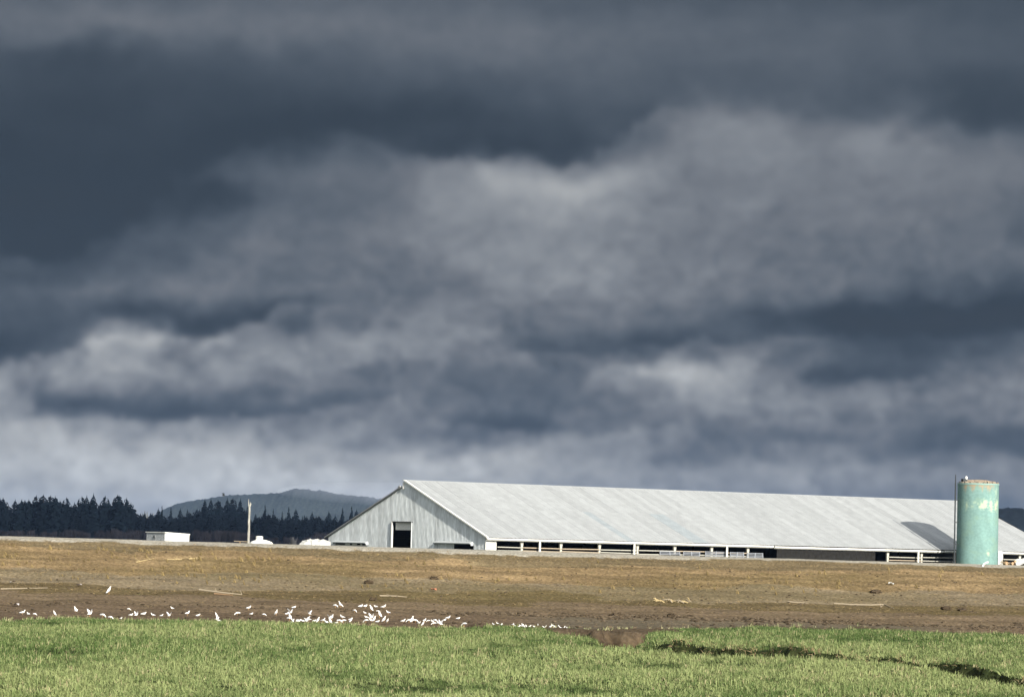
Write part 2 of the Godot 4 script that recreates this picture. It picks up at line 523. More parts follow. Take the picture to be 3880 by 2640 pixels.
func make_grass() -> void:
	var sets := []
	for k in 3:
		sets.append([[], []])
	var dead := [[], []]
	var kinds := [tuft(9, 0.15, 0.24, 0.024, 1.3), tuft(8, 0.18, 0.20, 0.027, 1.6), tuft(6, 0.12, 0.31, 0.022, 1.1)]
	for n in 165000:
		var d := sqrt(rng.randf_range(82.0 * 82.0, 194.0 * 194.0))
		var x := rng.randf_range(-1.0, 1.0) * (0.163 * d + 4.0)
		var e := grass_edge(x)
		if d > e:
			continue
		var g := gully(x, d)
		if bay(x, d) > (0.3 if d > 155.0 else rng.randf_range(0.3, 1.1)) or (x > 2.0 and x < 9.0 and d > 171.0):
			continue
		if g.x > 0.3 + rng.randf_range(-0.15, 0.25):
			if rng.randf() < (0.5 if x > 14.0 else 0.3):
				dead[0].append(standing(x, height_at(x, d), -d, rng.randf_range(0.6, 1.1)))
				dead[1].append(Color(0.32, 0.24, 0.135) * rng.randf_range(0.5, 1.1))
			continue
		if d > e - 1.0 and rng.randf() < 0.35:
			continue
		var patch := n_ground.get_noise_2d(x * 1.2, d * 0.7) + 0.6 * n_fine.get_noise_2d(x * 1.5, d)
		var big := n_ground.get_noise_2d(x * 0.25 + 50.0, d * 0.18)
		var c := Color(0.060, 0.100, 0.029).lerp(Color(0.215, 0.246, 0.104), clampf(0.5 + big * 0.8 + rng.randf_range(-0.65, 0.65) + (150.0 - d) / 160.0, 0.0, 1.0))
		c = c.lerp(Color(0.045, 0.078, 0.022), clampf(patch * 1.6, 0.0, 0.8))
		if rng.randf() < 0.05:
			c = Color(0.30, 0.27, 0.15)
		var s := rng.randf_range(0.55, 1.3) * (1.0 - 0.8 * clampf(patch, 0.0, 0.7)) * (1.0 + 0.25 * clampf(-patch, 0.0, 1.0))
		if d > e - 4.0:
			s *= 0.7
		var set_: Array = sets[rng.randi() % 3]
		set_[0].append(standing(x, height_at(x, d), -d, s))
		set_[1].append(c)
		# dead straw hanging over the broken far bank
		if x > 7.0 and g.y > -0.3 and g.y < 0.5 and rng.randf() < 0.6:
			dead[0].append(Transform3D(Basis(Vector3.RIGHT, rng.randf_range(0.6, 1.9)) * Basis(Vector3.UP, rng.randf() * TAU), Vector3(x, height_at(x, d), -d)))
			dead[1].append(Color(0.40, 0.30, 0.17) * rng.randf_range(0.35, 1.0))
	for i in 3:
		var o := scatter("meadow_grass", kinds[i], M.blade, sets[i][0], sets[i][1])
		tag(o, ["green pasture grass of medium height across the foreground meadow", "short bent green grass spread through the foreground meadow", "taller loose grass blades standing out of the foreground meadow"][i], "grass")
	tag(scatter("dead_grass", kinds[2], M.blade, dead[0], dead[1]), "dead brown grass hanging over the dark eroded channel bank", "grass")

	# last year's stubble on the dike's slope
	var straw := [[], []]
	var k1 := tuft(7, 0.16, 0.13, 0.014, 1.4)
	for n in 52000:
		var d := rng.randf_range(189.0, 221.5)
		var x := rng.randf_range(-0.168, 0.168) * d
		var q := d + n_ground.get_noise_2d(x * 0.6, d * 0.9 + 300.0) * 3.5
		var keep := 0.85 if q > 208.0 else 0.35 if q > 199.0 else 0.10
		if rng.randf() > keep * (0.55 + 0.9 * n_streak.get_noise_2d(x, d * 3.0)):
			continue
		straw[0].append(standing(x, height_at(x, d), -d, rng.randf_range(0.5, 1.3), rng.randf_range(0.5, 1.0)))
		var c := Color(0.37, 0.272, 0.145).lerp(Color(0.215, 0.16, 0.085), rng.randf())
		if rng.randf() < 0.06:
			c = Color(0.09, 0.065, 0.035)
		if rng.randf() < 0.02:
			c = Color(0.14, 0.16, 0.06)
		if q < 200.0:
			c = c * 0.75
		straw[1].append(c)
	tag(scatter("stubble", k1, M.blade, straw[0], straw[1]), "dry straw stubble covering the long slope of the dike", "stubble")

	# withered weeds standing and leaning on the upper slope, and pale stalks along the meadow's rim
	var st := begin()
	for k in 6:
		blade(st, Vector3(rng.randf_range(-0.08, 0.08), 0.0, rng.randf_range(-0.05, 0.05)), Vector3(-0.14 + rng.randf_range(-0.06, 0.03), 0, 0.05), rng.randf_range(0.18, 0.34), 0.035, rng.randf_range(-0.6, 0.6))
	var weed := done(st)
	var wd := [[], []]
	for n in 900:
		var d := rng.randf_range(205.0, 219.0)
		var x := rng.randf_range(-0.165, 0.165) * d
		if n_ground.get_noise_2d(x * 0.8 + 200.0, d * 1.2) < 0.02 or rng.randf() > lerpf(0.9, 0.35, smoothstep(-25.0, 10.0, x)):
			continue
		wd[0].append(Transform3D(Basis(Vector3.UP, rng.randf_range(-0.5, 0.5)).scaled(Vector3.ONE * rng.randf_range(0.5, 1.3)), Vector3(x, height_at(x, d), -d)))
		wd[1].append(Color(0.14, 0.105, 0.05).lerp(Color(0.26, 0.195, 0.09), rng.randf()))
	tag(scatter("withered_weeds", weed, M.blade, wd[0], wd[1]), "dark withered weeds leaning on the upper slope of the dike", "weeds")
	var pale := [[], []]
	for n in 900:
		var x := rng.randf_range(-31.0, 31.0)
		if rng.randf() > (1.0 if x < -2.0 else 0.35):
			continue
		var d := grass_edge(x) + rng.randfn() * 0.8 - 0.3
		pale[0].append(standing(x, height_at(x, d), -d, rng.randf_range(0.4, 0.9), rng.randf_range(0.7, 1.4)))
		pale[1].append(Color(0.42, 0.38, 0.22).lerp(Color(0.25, 0.30, 0.13), rng.randf()))
	tag(scatter("pale_stalks", kinds[2], M.blade, pale[0], pale[1]), "pale stalks and leaves along the far rim of the meadow", "stalks")

	# clods of dark mud, thickest where the mud meets the wet strip
	st = begin()
	var rings := []
	for q in [[-0.04, 0.7], [0.02, 1.0], [0.06, 0.75], [0.085, 0.3]]:
		var r := PackedVector3Array()
		for a in 7:
			var f: float = q[1] * 0.13 * (1.0 + 0.35 * sin(a * 2.4 + q[0] * 50.0))
			r.append(Vector3(cos(TAU * a / 7) * f, q[0], -sin(TAU * a / 7) * f))
		rings.append(r)
	loft(st, rings)
	var clod := done(st)
	var cl := [[], []]
	for n in 5200:
		var x := rng.randf_range(-34.0, 34.0)
		var d: float
		if rng.randf() < 0.45:
			d = 193.2 + rng.randfn() * 0.5 + n_ground.get_noise_2d(x * 2.0, 33.0) * 1.2
			if x < -4.0 and rng.randf() < 0.85:
				continue
		else:
			d = rng.randf_range(grass_edge(x), 218.0)
			if rng.randf() < 0.45:
				continue
		cl[0].append(standing(x, height_at(x, d), -d, rng.randf_range(0.25, 1.2) if d < 195.0 else rng.randf_range(0.2, 0.7), rng.randf_range(0.5, 1.3)))
		cl[1].append(Color(0.075, 0.057, 0.038) * rng.randf_range(0.6, 1.6))
	tag(scatter("mud_clods", clod, M.clod, cl[0], cl[1]), "small dark clods of mud strewn over the foot and slope of the dike", "mud")


# ---------------------------------------------------------------- barn
var BL := Vector3.ZERO     # along the long side
var BN := Vector3.ZERO     # out of the long side, towards the road
const FLOOR := 2.0
const WIDE := 38.2
const LONG := 97.5
const EAVE := 5.22
const RIDGE := 12.36


func slope_y(n: float) -> float:     # top of the roof at n (0 at the near wall, -38.2 at the far one)
	if n > -19.6:
		return lerpf(EAVE, RIDGE, (0.6 - n) / 19.7)
	return lerpf(4.82, 11.5, (n + 38.8) / 18.6)


func make_barn() -> void:
	var b := thing("dairy_barn", "long low dairy barn with pale metal roof, open side and ribbed grey gable", "barn", Vector3(-2.62, 0, -429.85), YAW)
	# in the barn's own axes x runs along the long side and z out of it
	var tones := []
	for k in 5:
		tones.append(mottle(material(Color(0.345, 0.356, 0.364) * (0.93 + 0.035 * k), 0.7, 0.0), 0.89, 0.01, Vector3(0.12, 0.35, 0.12), 40 + k))
	# roofing sheets: two courses up the near slope
	var dir := Vector3(0, RIDGE - EAVE, -19.7).normalized()
	var up := Vector3(0, 19.7, RIDGE - EAVE).normalized()
	var total := Vector2(19.7, RIDGE - EAVE).length()
	var sheet := func(length: float) -> ArrayMesh:
		var st := begin()
		var prof := [[-0.60, 0.0], [-0.56, 0.035], [-0.50, 0.035], [-0.46, 0.0], [-0.04, 0.0], [0.0, 0.035], [0.06, 0.035], [0.10, 0.0], [0.595, 0.0]]
		var low := Vector3.ZERO
		for i in prof.size() - 1:
			var p: Vector3 = Vector3(prof[i][0], 0, 0) + up * prof[i][1]
			var q: Vector3 = Vector3(prof[i + 1][0], 0, 0) + up * prof[i + 1][1]
			quad(st, p, q, q + dir * length, p + dir * length)
			quad(st, p - up * 0.02, q - up * 0.02, q, p)
		return done(st)
	var s1: ArrayMesh = (sheet as Callable).call(total * 0.52)
	var s2: ArrayMesh = (sheet as Callable).call(total * 0.492)
	var slope := Node3D.new()
	slope.name = "near_roof"
	b.add_child(slope, true)
	var cols := int(LONG / 1.2)
	for i in cols:
		var x := 0.42 + i * 1.2
		for c in 2:
			var start := Vector3(x, EAVE, 0.6) + (dir * (total * 0.508) - up * 0.0 if c else up * 0.03)
			start.y += rng.randf_range(-0.006, 0.006)
			put("roof_sheet", s2 if c else s1, M.blue_sheet if c == 0 and i in [18, 27, 28] else tones[rng.randi() % 5], slope, start)
	# dark layer added under the sheets to block light between them
	var st := begin()
	box(st, Vector3(LONG / 2 + 0.15, (EAVE + RIDGE) / 2 - 0.14, 0.55 - 9.85), Vector3(LONG - 0.5, 0.16, total - 0.1), Basis(Vector3.RIGHT, atan2(RIDGE - EAVE, 19.7)))
	obj("roof_light_block", st, M.dark_wood, b)
	st = begin()
	var a2 := atan2(11.5 - 4.82, 18.6)
	box(st, Vector3(LONG / 2 + 0.05, (11.5 + 4.82) / 2 - 0.06, -29.5), Vector3(LONG + 0.5, 0.12, Vector2(18.6, 6.68).length()), Basis(Vector3.RIGHT, -a2))
	obj("far_roof", st, tones[1], b)
	# ridge vent board between the two offset slopes
	st = begin()
	box(st, Vector3(LONG / 2, 11.75, -19.5), Vector3(LONG + 0.5, 0.9, 0.12))
	obj("ridge_board", st, M.white, b)
	st = begin()
	box(st, Vector3(LONG / 2 - 0.05, RIDGE + 0.02, -19.25), Vector3(LONG + 0.7, 0.08, 0.5), Basis(Vector3.RIGHT, 0.3))
	obj("ridge_cap", st, tones[4], b)
	# rakes
	st = begin()
	var rk := Basis(Vector3.RIGHT, atan2(RIDGE - EAVE, 19.7))
	box(st, Vector3(-0.20, (EAVE + RIDGE) / 2 + 0.02, 0.6 - 9.9), Vector3(0.28, 0.17, total + 0.1), rk)
	obj("rake_trim", st, M.white, b)
	st = begin()
	box(st, Vector3(-0.30, (11.5 + 4.82) / 2 - 0.06, -29.5), Vector3(0.12, 0.15, 19.9), Basis(Vector3.RIGHT, -a2))
	obj("rake_trim", st, M.trim_grey, b)
	st = begin()
	box(st, Vector3(-0.25, 11.52, -20.2), Vector3(0.4, 0.22, 0.5), Basis(Vector3.RIGHT, -0.5))
	obj("rake_end_cap", st, M.trim_grey, b)

	# gable: ribbed wall sheets, each one cut to the roof line
	var wall_tones := []
	for k in 6:
		wall_tones.append(mottle(material(Color(0.70, 0.735, 0.75) * (0.92 + 0.04 * k), 0.75), 0.78, 0.012, Vector3(0.5, 0.09, 0.5), 60 + k))
	var gable := Node3D.new()
	gable.name = "gable_wall"
	b.add_child(gable, true)
	var spans := [[-38.19, -22.1, 18], [-22.1, -17.42, 5], [-17.42, 0.0, 19]]
	for sp in spans:
		for i in int(sp[2]):
			var w: float = (sp[1] - sp[0]) / sp[2]
			var n0: float = sp[0] + w * i
			var bottom := 1.7
			if sp[2] == 5:
				bottom = 6.97
			var mid := n0 + w / 2
			if mid > -36.4 and mid < -28.0:
				bottom = 4.12
			if mid > -7.6 and mid < -2.6:
				bottom = 4.36
			gable_sheet(gable, n0, w, bottom, wall_tones[rng.randi() % 6])
	# boards under the left hood leave a narrow slot; under the right hood half is open
	st = begin()
	box(st, Vector3(0.05, 2.8, -32.3), Vector3(0.06, 2.1, 8.6))
	obj("lower_board", st, M.white, b)
	for q in [-33.4, -31.6, -29.9]:
		st = begin()
		box(st, Vector3(0.04, 3.95, q), Vector3(0.05, 0.34, 1.15 if q < -30.0 else 0.4))
		obj("vent_flap", st, M.white, b)
	st = begin()
	box(st, Vector3(0.05, 2.7, -5.2), Vector3(0.06, 2.0, 5.2))
	obj("lower_board", st, M.wall_plain, b)
	for q in [[-32.2, 8.3, 4.24], [-7.15, 8.5, 4.50]]:
		st = begin()
		box(st, Vector3(-0.32, q[2], 0) + Vector3(0, 0, q[0]), Vector3(0.5, 0.12, q[1]), Basis(Vector3.BACK, 0.42))
		obj("vent_hood", st, M.hood, b)
		for e in [-1.0, 1.0]:
			st = begin()
			box(st, Vector3(-0.22, q[2] - 0.14, q[0] + e * (q[1] / 2 + 0.03)), Vector3(0.4, 0.4, 0.05))
			obj("hood_end", st, M.hood, b)
	# doorway
	var door := Node3D.new()
	door.name = "doorway"
	b.add_child(door, true)
	for q in [[-22.2, 0.20, M.white], [-17.36, 0.06, M.hood]]:
		st = begin()
		box(st, Vector3(-0.05, 4.5, q[0]), Vector3(0.22, 5.1, q[1]))
		obj("jamb", st, q[2], door)
	st = begin()
	box(st, Vector3(-0.03, 7.02, -19.76), Vector3(0.20, 0.12, 4.95))
	obj("lintel", st, M.trim_dark, door)
	st = begin()
	for k in 5:
		box(st, Vector3(0.25, 6.86 - k * 0.2, -19.6), Vector3(0.05, 0.195, 4.3))
	obj("roll_curtain", st, M.white, door)
	st = begin()
	for q in [-20.6, -19.6, -18.6]:
		box(st, Vector3(2.2, 2.9, q), Vector3(0.06, 1.8, 0.08))
	for k in 4:
		box(st, Vector3(2.2, 2.5 + 0.32 * k, -19.6), Vector3(0.05, 0.05, 4.4))
	obj("gate", st, M.pipe, door)

	# other walls, floor
	st = begin()
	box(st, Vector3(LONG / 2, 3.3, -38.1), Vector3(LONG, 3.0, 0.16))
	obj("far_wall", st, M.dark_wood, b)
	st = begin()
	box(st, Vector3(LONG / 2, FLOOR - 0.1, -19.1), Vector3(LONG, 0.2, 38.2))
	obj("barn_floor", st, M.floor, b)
	st = begin()
	var e0 := LONG - 0.1
	quad(st, Vector3(e0, 1.8, 0.0), Vector3(e0, 1.8, -38.2), Vector3(e0, slope_y(-38.2) - 0.2, -38.2), Vector3(e0, slope_y(0.0) - 0.25, 0.0))
	tri(st, Vector3(e0, slope_y(0.0) - 0.25, 0.0), Vector3(e0, slope_y(-38.2) - 0.2, -38.2), Vector3(e0, 12.0, -19.3))
	obj("end_wall", st, M.wall_plain, b)
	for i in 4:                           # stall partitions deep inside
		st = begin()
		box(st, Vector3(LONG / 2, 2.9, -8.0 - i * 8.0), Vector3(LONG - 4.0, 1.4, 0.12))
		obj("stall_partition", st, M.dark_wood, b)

	# long side: corner panel, posts, downspouts, gutter, rails
	st = begin()
	box(st, Vector3(0.72, 3.55, -0.02), Vector3(1.62, 2.9, 0.12))
	obj("corner_panel", st, M.white, b)
	for g in [[-0.25, 45.3, 0.0], [45.5, 75.0, -0.06], [75.2, LONG, -0.02]]:
		var gu := Node3D.new()
		gu.name = "gutter"
		b.add_child(gu, true)
		st = begin()
		box(st, Vector3((g[0] + g[1]) / 2, EAVE - 0.16 + g[2], 0.66), Vector3(g[1] - g[0], 0.20, 0.16))
		obj("gutter_trough", st, M.white, gu)
		st = begin()
		box(st, Vector3((g[0] + g[1]) / 2, EAVE - 0.31 + g[2], 0.50), Vector3(g[1] - g[0], 0.10, 0.08))
		obj("fascia", st, M.white, gu)
	for x in [7.61, 22.37, 37.41, 70.35, 85.6]:
		st = begin()
		tube(st, [Vector3(x + 0.12, EAVE - 0.2, 0.66), Vector3(x, EAVE - 0.5, 0.82), Vector3(x, 3.0, 0.80), Vector3(x, 2.0, 0.80)], [0.13, 0.14, 0.14, 0.14], 10)
		obj("downspout", st, M.white, b)
	var posts := []
	for i in 17:
		posts.append(5.45 + i * 6.02)
	for x in posts:
		if x > LONG - 1.0 or (x > 46.5 and x < 62.0):
			continue
		st = begin()
		var r := []
		for q in [[1.9, 0.14], [4.2, 0.14], [4.85, 0.24], [5.08, 0.32]]:
			r.append(PackedVector3Array([Vector3(x - q[1], q[0], 0.0), Vector3(x - q[1], q[0], -0.25), Vector3(x + q[1], q[0], -0.25), Vector3(x + q[1], q[0], 0.0)]))
		for k in r.size():
			r[k].reverse()
		loft(st, r)
		obj("post", st, M.post, b)
		for row in [-12.0, -26.0]:
			st = begin()
			tube(st, [Vector3(x, 2.0, row), Vector3(x, slope_y(row) - 0.3, row)], [0.14, 0.14], 6)
			obj("inner_post", st, M.dark_wood, b)
	st = begin()
	box(st, Vector3(LONG / 2, EAVE - 0.28, -0.1), Vector3(LONG, 0.2, 0.2))
	obj("eave_beam", st, M.dark_wood, b)
	# rails run from post to post; some bays carry stacked gates instead
	for i in posts.size():
		var x0: float = 1.6 if i == 0 else posts[i - 1]
		var x1: float = minf(posts[i], LONG - 0.2)
		if x0 > LONG - 1.0 or (x1 > 44.0 and x0 < 61.0):
			continue
		for q in [[4.14, 0.11, M.pipe], [3.72, 0.10, M.pipe]]:
			st = begin()
			box(st, Vector3((x0 + x1) / 2, q[0] - 0.05 + rng.randf_range(-0.05, 0.05), 0.12), Vector3(x1 - x0 - 0.1, q[1], 0.08), Basis(Vector3.BACK, rng.randf_range(-0.008, 0.008)))
			obj("rail", st, [M.pipe, M.rail_tan, M.pipe][rng.randi() % 3], b)
	for q in [[28.5, 3.2, 3.7], [32.0, 2.6, 3.72], [36.0, 3.4, 3.80], [39.5, 2.2, 3.78], [42.5, 2.6, 3.75]]:
		st = begin()
		for k in 5:
			box(st, Vector3(q[0], q[2] - 0.36 + 0.18 * k, 0.3), Vector3(q[1], 0.07, 0.05))
		for k in 3:
			box(st, Vector3(q[0] - q[1] / 2 + q[1] / 2 * k, q[2], 0.3), Vector3(0.09, 0.85, 0.06), Basis(Vector3.BACK, rng.randf_range(-0.15, 0.15)))
		obj("stacked_gate", st, M.gate, b)
	# the grey curtain that closes part of the side
	st = begin()
	var pts := []
	for k in 69:
		pts.append(Vector3(46.2 + k * 0.25, 0, 0.24 + 0.025 * sin(k * 1.9)))
	for k in 68:
		quad(st, pts[k] + Vector3(0, 1.9, 0), pts[k + 1] + Vector3(0, 1.9, 0), pts[k + 1] + Vector3(0, 4.86, 0), pts[k] + Vector3(0, 4.86, 0))
	obj("side_curtain", st, M.curtain, b)


func gable_sheet(parent: Node, n0: float, w: float, bottom: float, m: Material) -> void:
	var st := begin()
	var prof := []
	for k in 3:
		var s := w / 3.0
		prof.append_array([[k * s, 0.0], [k * s + 0.04, 0.05], [k * s + 0.10, 0.05], [k * s + 0.14, 0.0]])
	prof.append([w, 0.0])
	for i in prof.size() - 1:
		var a: float = n0 + prof[i][0]
		var c: float = n0 + prof[i + 1][0]
		var pa := Vector3(-prof[i][1], bottom, a)
		var pc := Vector3(-prof[i + 1][1], bottom, c)
		var ta := Vector3(pa.x, slope_y(a) - 0.12, a)
		var tc := Vector3(pc.x, slope_y(c) - 0.12, c)
		quad(st, pa, pc, tc, ta)
	obj("wall_sheet", st, m, parent)


# ---------------------------------------------------------------- silo
func silo_skin() -> ImageTexture:
	var img := Image.create(512, 512, false, Image.FORMAT_RGB8)
	var f := FastNoiseLite.new()
	noise(f, 77, 0.012, 5)
	var teal := Color(0.163, 0.268, 0.25)
	# paler worn blotches where old lettering was: angle round the silo (degrees from the camera side), height share, half sizes
	var spots := [[14.0, 0.71, 8.0, 0.028, 1.0], [20.0, 0.755, 6.0, 0.028, 1.0], [10.0, 0.685, 7.0, 0.022, 0.9], [22.0, 0.70, 4.0, 0.03, 0.8], [38.0, 0.72, 5.5, 0.055, 1.0], [41.0, 0.66, 4.0, 0.03, 0.7], [58.0, 0.70, 6.0, 0.06, 0.9], [66.0, 0.74, 7.0, 0.05, 0.8],
		[-33.0, 0.70, 4.0, 0.045, 0.6], [-10.0, 0.745, 5.0, 0.02, 0.35], [32.0, 0.045, 5.0, 0.03, 0.7], [-16.0, 0.69, 6.0, 0.02, 0.3], [60.0, 0.90, 6.0, 0.06, 0.3]]
	for j in 512:
		var t := ((1.0 - j / 511.0) * 12.35 - 2.5) / 9.85
		for i in 512:
			var a := i / 512.0 * 360.0 - 180.0
			var n := f.get_noise_2d(i * 1.6, j * 0.35)
			var n2 := f.get_noise_2d(i * 5.0 + 400.0, j * 5.0)
			var c := teal * (1.0 + 0.22 * n + 0.16 * n2)
			c = c.lerp(Color(0.19, 0.29, 0.235), clampf(f.get_noise_2d(i * 0.8, j * 0.8 + 900.0) * 1.3, 0.0, 0.6))
			for s in spots:
				var dx: float = (a - s[0]) / s[2]
				var dy: float = (t - s[1]) / s[3]
				var g := exp(-pow(dx * dx + dy * dy, 1.3)) + 0.5 * n2
				c = c.lerp(Color(0.42, 0.49, 0.33), clampf(g, 0.0, 1.0) * s[4] * (1.0 if dx * dx + dy * dy < 5.0 else 0.0))
			# rust run-off below the rim
			var rust := smoothstep(0.90, 1.0, t + 0.12 * f.get_noise_2d(i * 3.0, 40.0)) * (0.75 + n2) * (1.0 - smoothstep(30.0, 60.0, absf(a - 2.0)))
			c = c.lerp(Color(0.34, 0.24, 0.15), clampf(rust, 0.0, 0.75))
			img.set_pixel(i, j, Color(c.r, c.g, c.b).linear_to_srgb())
	return ImageTexture.create_from_image(img)


func make_silo() -> void:
	var s := thing("silo", "mint green cylindrical silo with faded pale blotches and rusty domed top", "silo", Vector3(64.1, 0, -468))
	var r := 2.8
	var st := SurfaceTool.new()
	st.begin(Mesh.PRIMITIVE_TRIANGLES)
	st.set_smooth_group(0)
	var n := 48
	var turn := atan2(64.1, 468.0)
	var hs := [1.9, 14.25]
	var rr := [0.0, 0.0]
	for j in hs.size() - 1:
		for k in n:
			var q := []
			for c in [[k, j], [k + 1, j], [k + 1, j + 1], [k, j + 1]]:
				var a: float = TAU * c[0] / n - PI
				var rad: float = r + rr[c[1]]
				q.append([Vector3(sin(a - turn) * rad, hs[c[1]], cos(a - turn) * rad), Vector2(float(c[0]) / n, 1.0 - (hs[c[1]] - 1.9) / 12.35)])
			for i in [0, 2, 1, 0, 3, 2]:
				st.set_uv(q[i][1])
				st.add_vertex(q[i][0])
	var m := StandardMaterial3D.new()
	m.albedo_texture = silo_skin()
	m.roughness = 0.9
	m.metallic_specular = 0.2
	st.generate_normals()
	put("tank", st.commit(), m, s)
	st = begin()
	var rings := []
	for q in [[14.2, 2.83], [14.32, 2.83], [14.40, 2.5], [14.66, 1.9], [14.84, 1.1], [14.90, 0.25]]:
		rings.append(ring(Vector3(0, q[0], 0), Vector3(q[1], 0, 0), Vector3(0, 0, -q[1]), 28))
	st.set_smooth_group(0)
	loft(st, rings)
	obj("dome", st, M.rust, s)
	# uneven crust of rust and lichen along the rim
	st = begin()
	for k in 90:
		var a := rng.randf_range(-1.5, 1.5)
		var rad := rng.randf_range(1.2, 2.75)
		var b := Basis.from_euler(Vector3(rng.randf() * 3.0, rng.randf() * 3.0, 0.0))
		box(st, Vector3(sin(a) * rad, 14.36 + 0.5 * (1.0 - rad / 2.9) + rng.randf() * 0.06, cos(a) * rad), Vector3(0.5, 0.16, 0.35) * rng.randf_range(0.3, 1.0), b)
	obj("crust", st, M.rust, s)
	st = begin()
	rings = []
	for q in [[14.16, 2.86], [14.36, 2.86]]:
		rings.append(ring(Vector3(0, q[0], 0), Vector3(q[1], 0, 0), Vector3(0, 0, -q[1]), 40))
	loft(st, rings, false)
	obj("rim", st, M.rim, s)
	# hatch motor and white lamp housing on the left edge of the top
	st = begin()
	box(st, Vector3(-2.05, 14.62, 0.9), Vector3(0.62, 0.62, 0.6), Basis(Vector3.UP, 0.4))
	box(st, Vector3(-2.5, 14.42, 0.8), Vector3(0.5, 0.3, 0.4))
	box(st, Vector3(-1.7, 14.45, 1.2), Vector3(0.8, 0.16, 0.16))
	obj("motor_housing", st, M.dark_metal, s)
	st = begin()
	st.set_smooth_group(0)
	rings = []
	for k in 7:
		var a := PI * k / 6.0
		rings.append(ring(Vector3(-1.78, 15.05 - 0.26 * cos(a), 1.0), Vector3(0.18 * sin(a) + 0.005, 0, 0), Vector3(0, 0, -0.18 * sin(a) - 0.005), 10))
	loft(st, rings)
	var bowl := obj("white_housing", st, M.white, s)
	st = begin()
	tube(st, [Vector3(-1.78, 14.4, 1.0), Vector3(-1.78, 14.85, 1.0)], [0.04, 0.04], 6)
	obj("stem", st, M.dark_metal, bowl)
	# filling pipe standing off the left side with its brackets
	st = begin()
	tube(st, [Vector3(-3.22, 2.0, 0.9), Vector3(-3.22, 9.0, 0.9), Vector3(-3.22, 14.3, 0.9)], [0.10, 0.10, 0.10], 8)
	tube(st, [Vector3(-3.22, 14.3, 0.9), Vector3(-3.22, 15.5, 0.9)], [0.09, 0.05], 6)
	obj("filling_pipe", st, M.dark_metal, s)
	for k in 4:
		st = begin()
		tube(st, [Vector3(-3.22, 3.0 + k * 3.0, 0.9), Vector3(-2.6, 3.0 + k * 3.0, 0.85)], [0.05, 0.05], 6)
		obj("bracket", st, M.dark_metal, s)


# ---------------------------------------------------------------- trees
func conifer_crown(kind: int) -> ArrayMesh:      # one metre tall, to be scaled
	var st := begin()
	var layers := 20
	var spread: float = [0.15, 0.18, 0.13, 0.22, 0.17, 0.20][kind]
	var round_: float = [0.0, 0.25, 0.0, 0.7, 0.4, 0.55][kind]
	for l in layers:
		var t := 0.1 + 0.9 * l / (layers - 1.0)
		var cone := pow(1.0 - t, 0.85)
		var dome := sqrt(maxf(0.0, 1.0 - pow(t, 2.6)))
		var r := spread * lerpf(cone, dome, round_) + 0.008
		var count := 9 if t < 0.85 else 5
		for k in count:
			var a := TAU * (k + rng.randf() * 0.9) / count + l * 1.3
			var len_ := r * rng.randf_range(0.5, 1.2)
			var out := Vector3(cos(a), 0, sin(a))
			var side := Vector3(-sin(a), 0, cos(a)) * len_ * rng.randf_range(0.28, 0.5)
			var y := t + rng.randf_range(-0.02, 0.02)
			var root := Vector3(0, y + 0.015, 0)
			var mid := out * len_ * 0.6 + Vector3(0, y - 0.02, 0)
			var tip := out * len_ + Vector3(0, y - 0.03 - 0.25 * len_, 0)
			quad(st, root, mid - side, tip, mid + side)
			var hang := Vector3(0, -0.035, 0)
			tri(st, mid - side, tip + hang, mid + hang * 1.6 + side * 0.5)
	tri(st, Vector3(-0.008, 0.94, 0), Vector3(0.008, 0.94, 0), Vector3(0, 1.02, 0))
	tri(st, Vector3(0, 0.94, -0.008), Vector3(0, 0.94, 0.008), Vector3(0, 1.02, 0))
	return done(st)


func bare_crown() -> ArrayMesh:      # leafless brush, one metre tall
	var st := begin()
	for k in 130:
		var a := rng.randf() * TAU
		var foot := Vector3(cos(a), 0, sin(a)) * 0.1 * rng.randf()
		var top := Vector3(cos(a) * rng.randf() * 0.45, 0.35 + 0.65 * rng.randf(), sin(a) * rng.randf() * 0.45)
		var s := Vector3(cos(a * 3.0), 0, sin(a * 3.0)) * 0.022
		quad(st, foot - s, foot + s, top + s * 0.6, top - s * 0.6)
	return done(st)


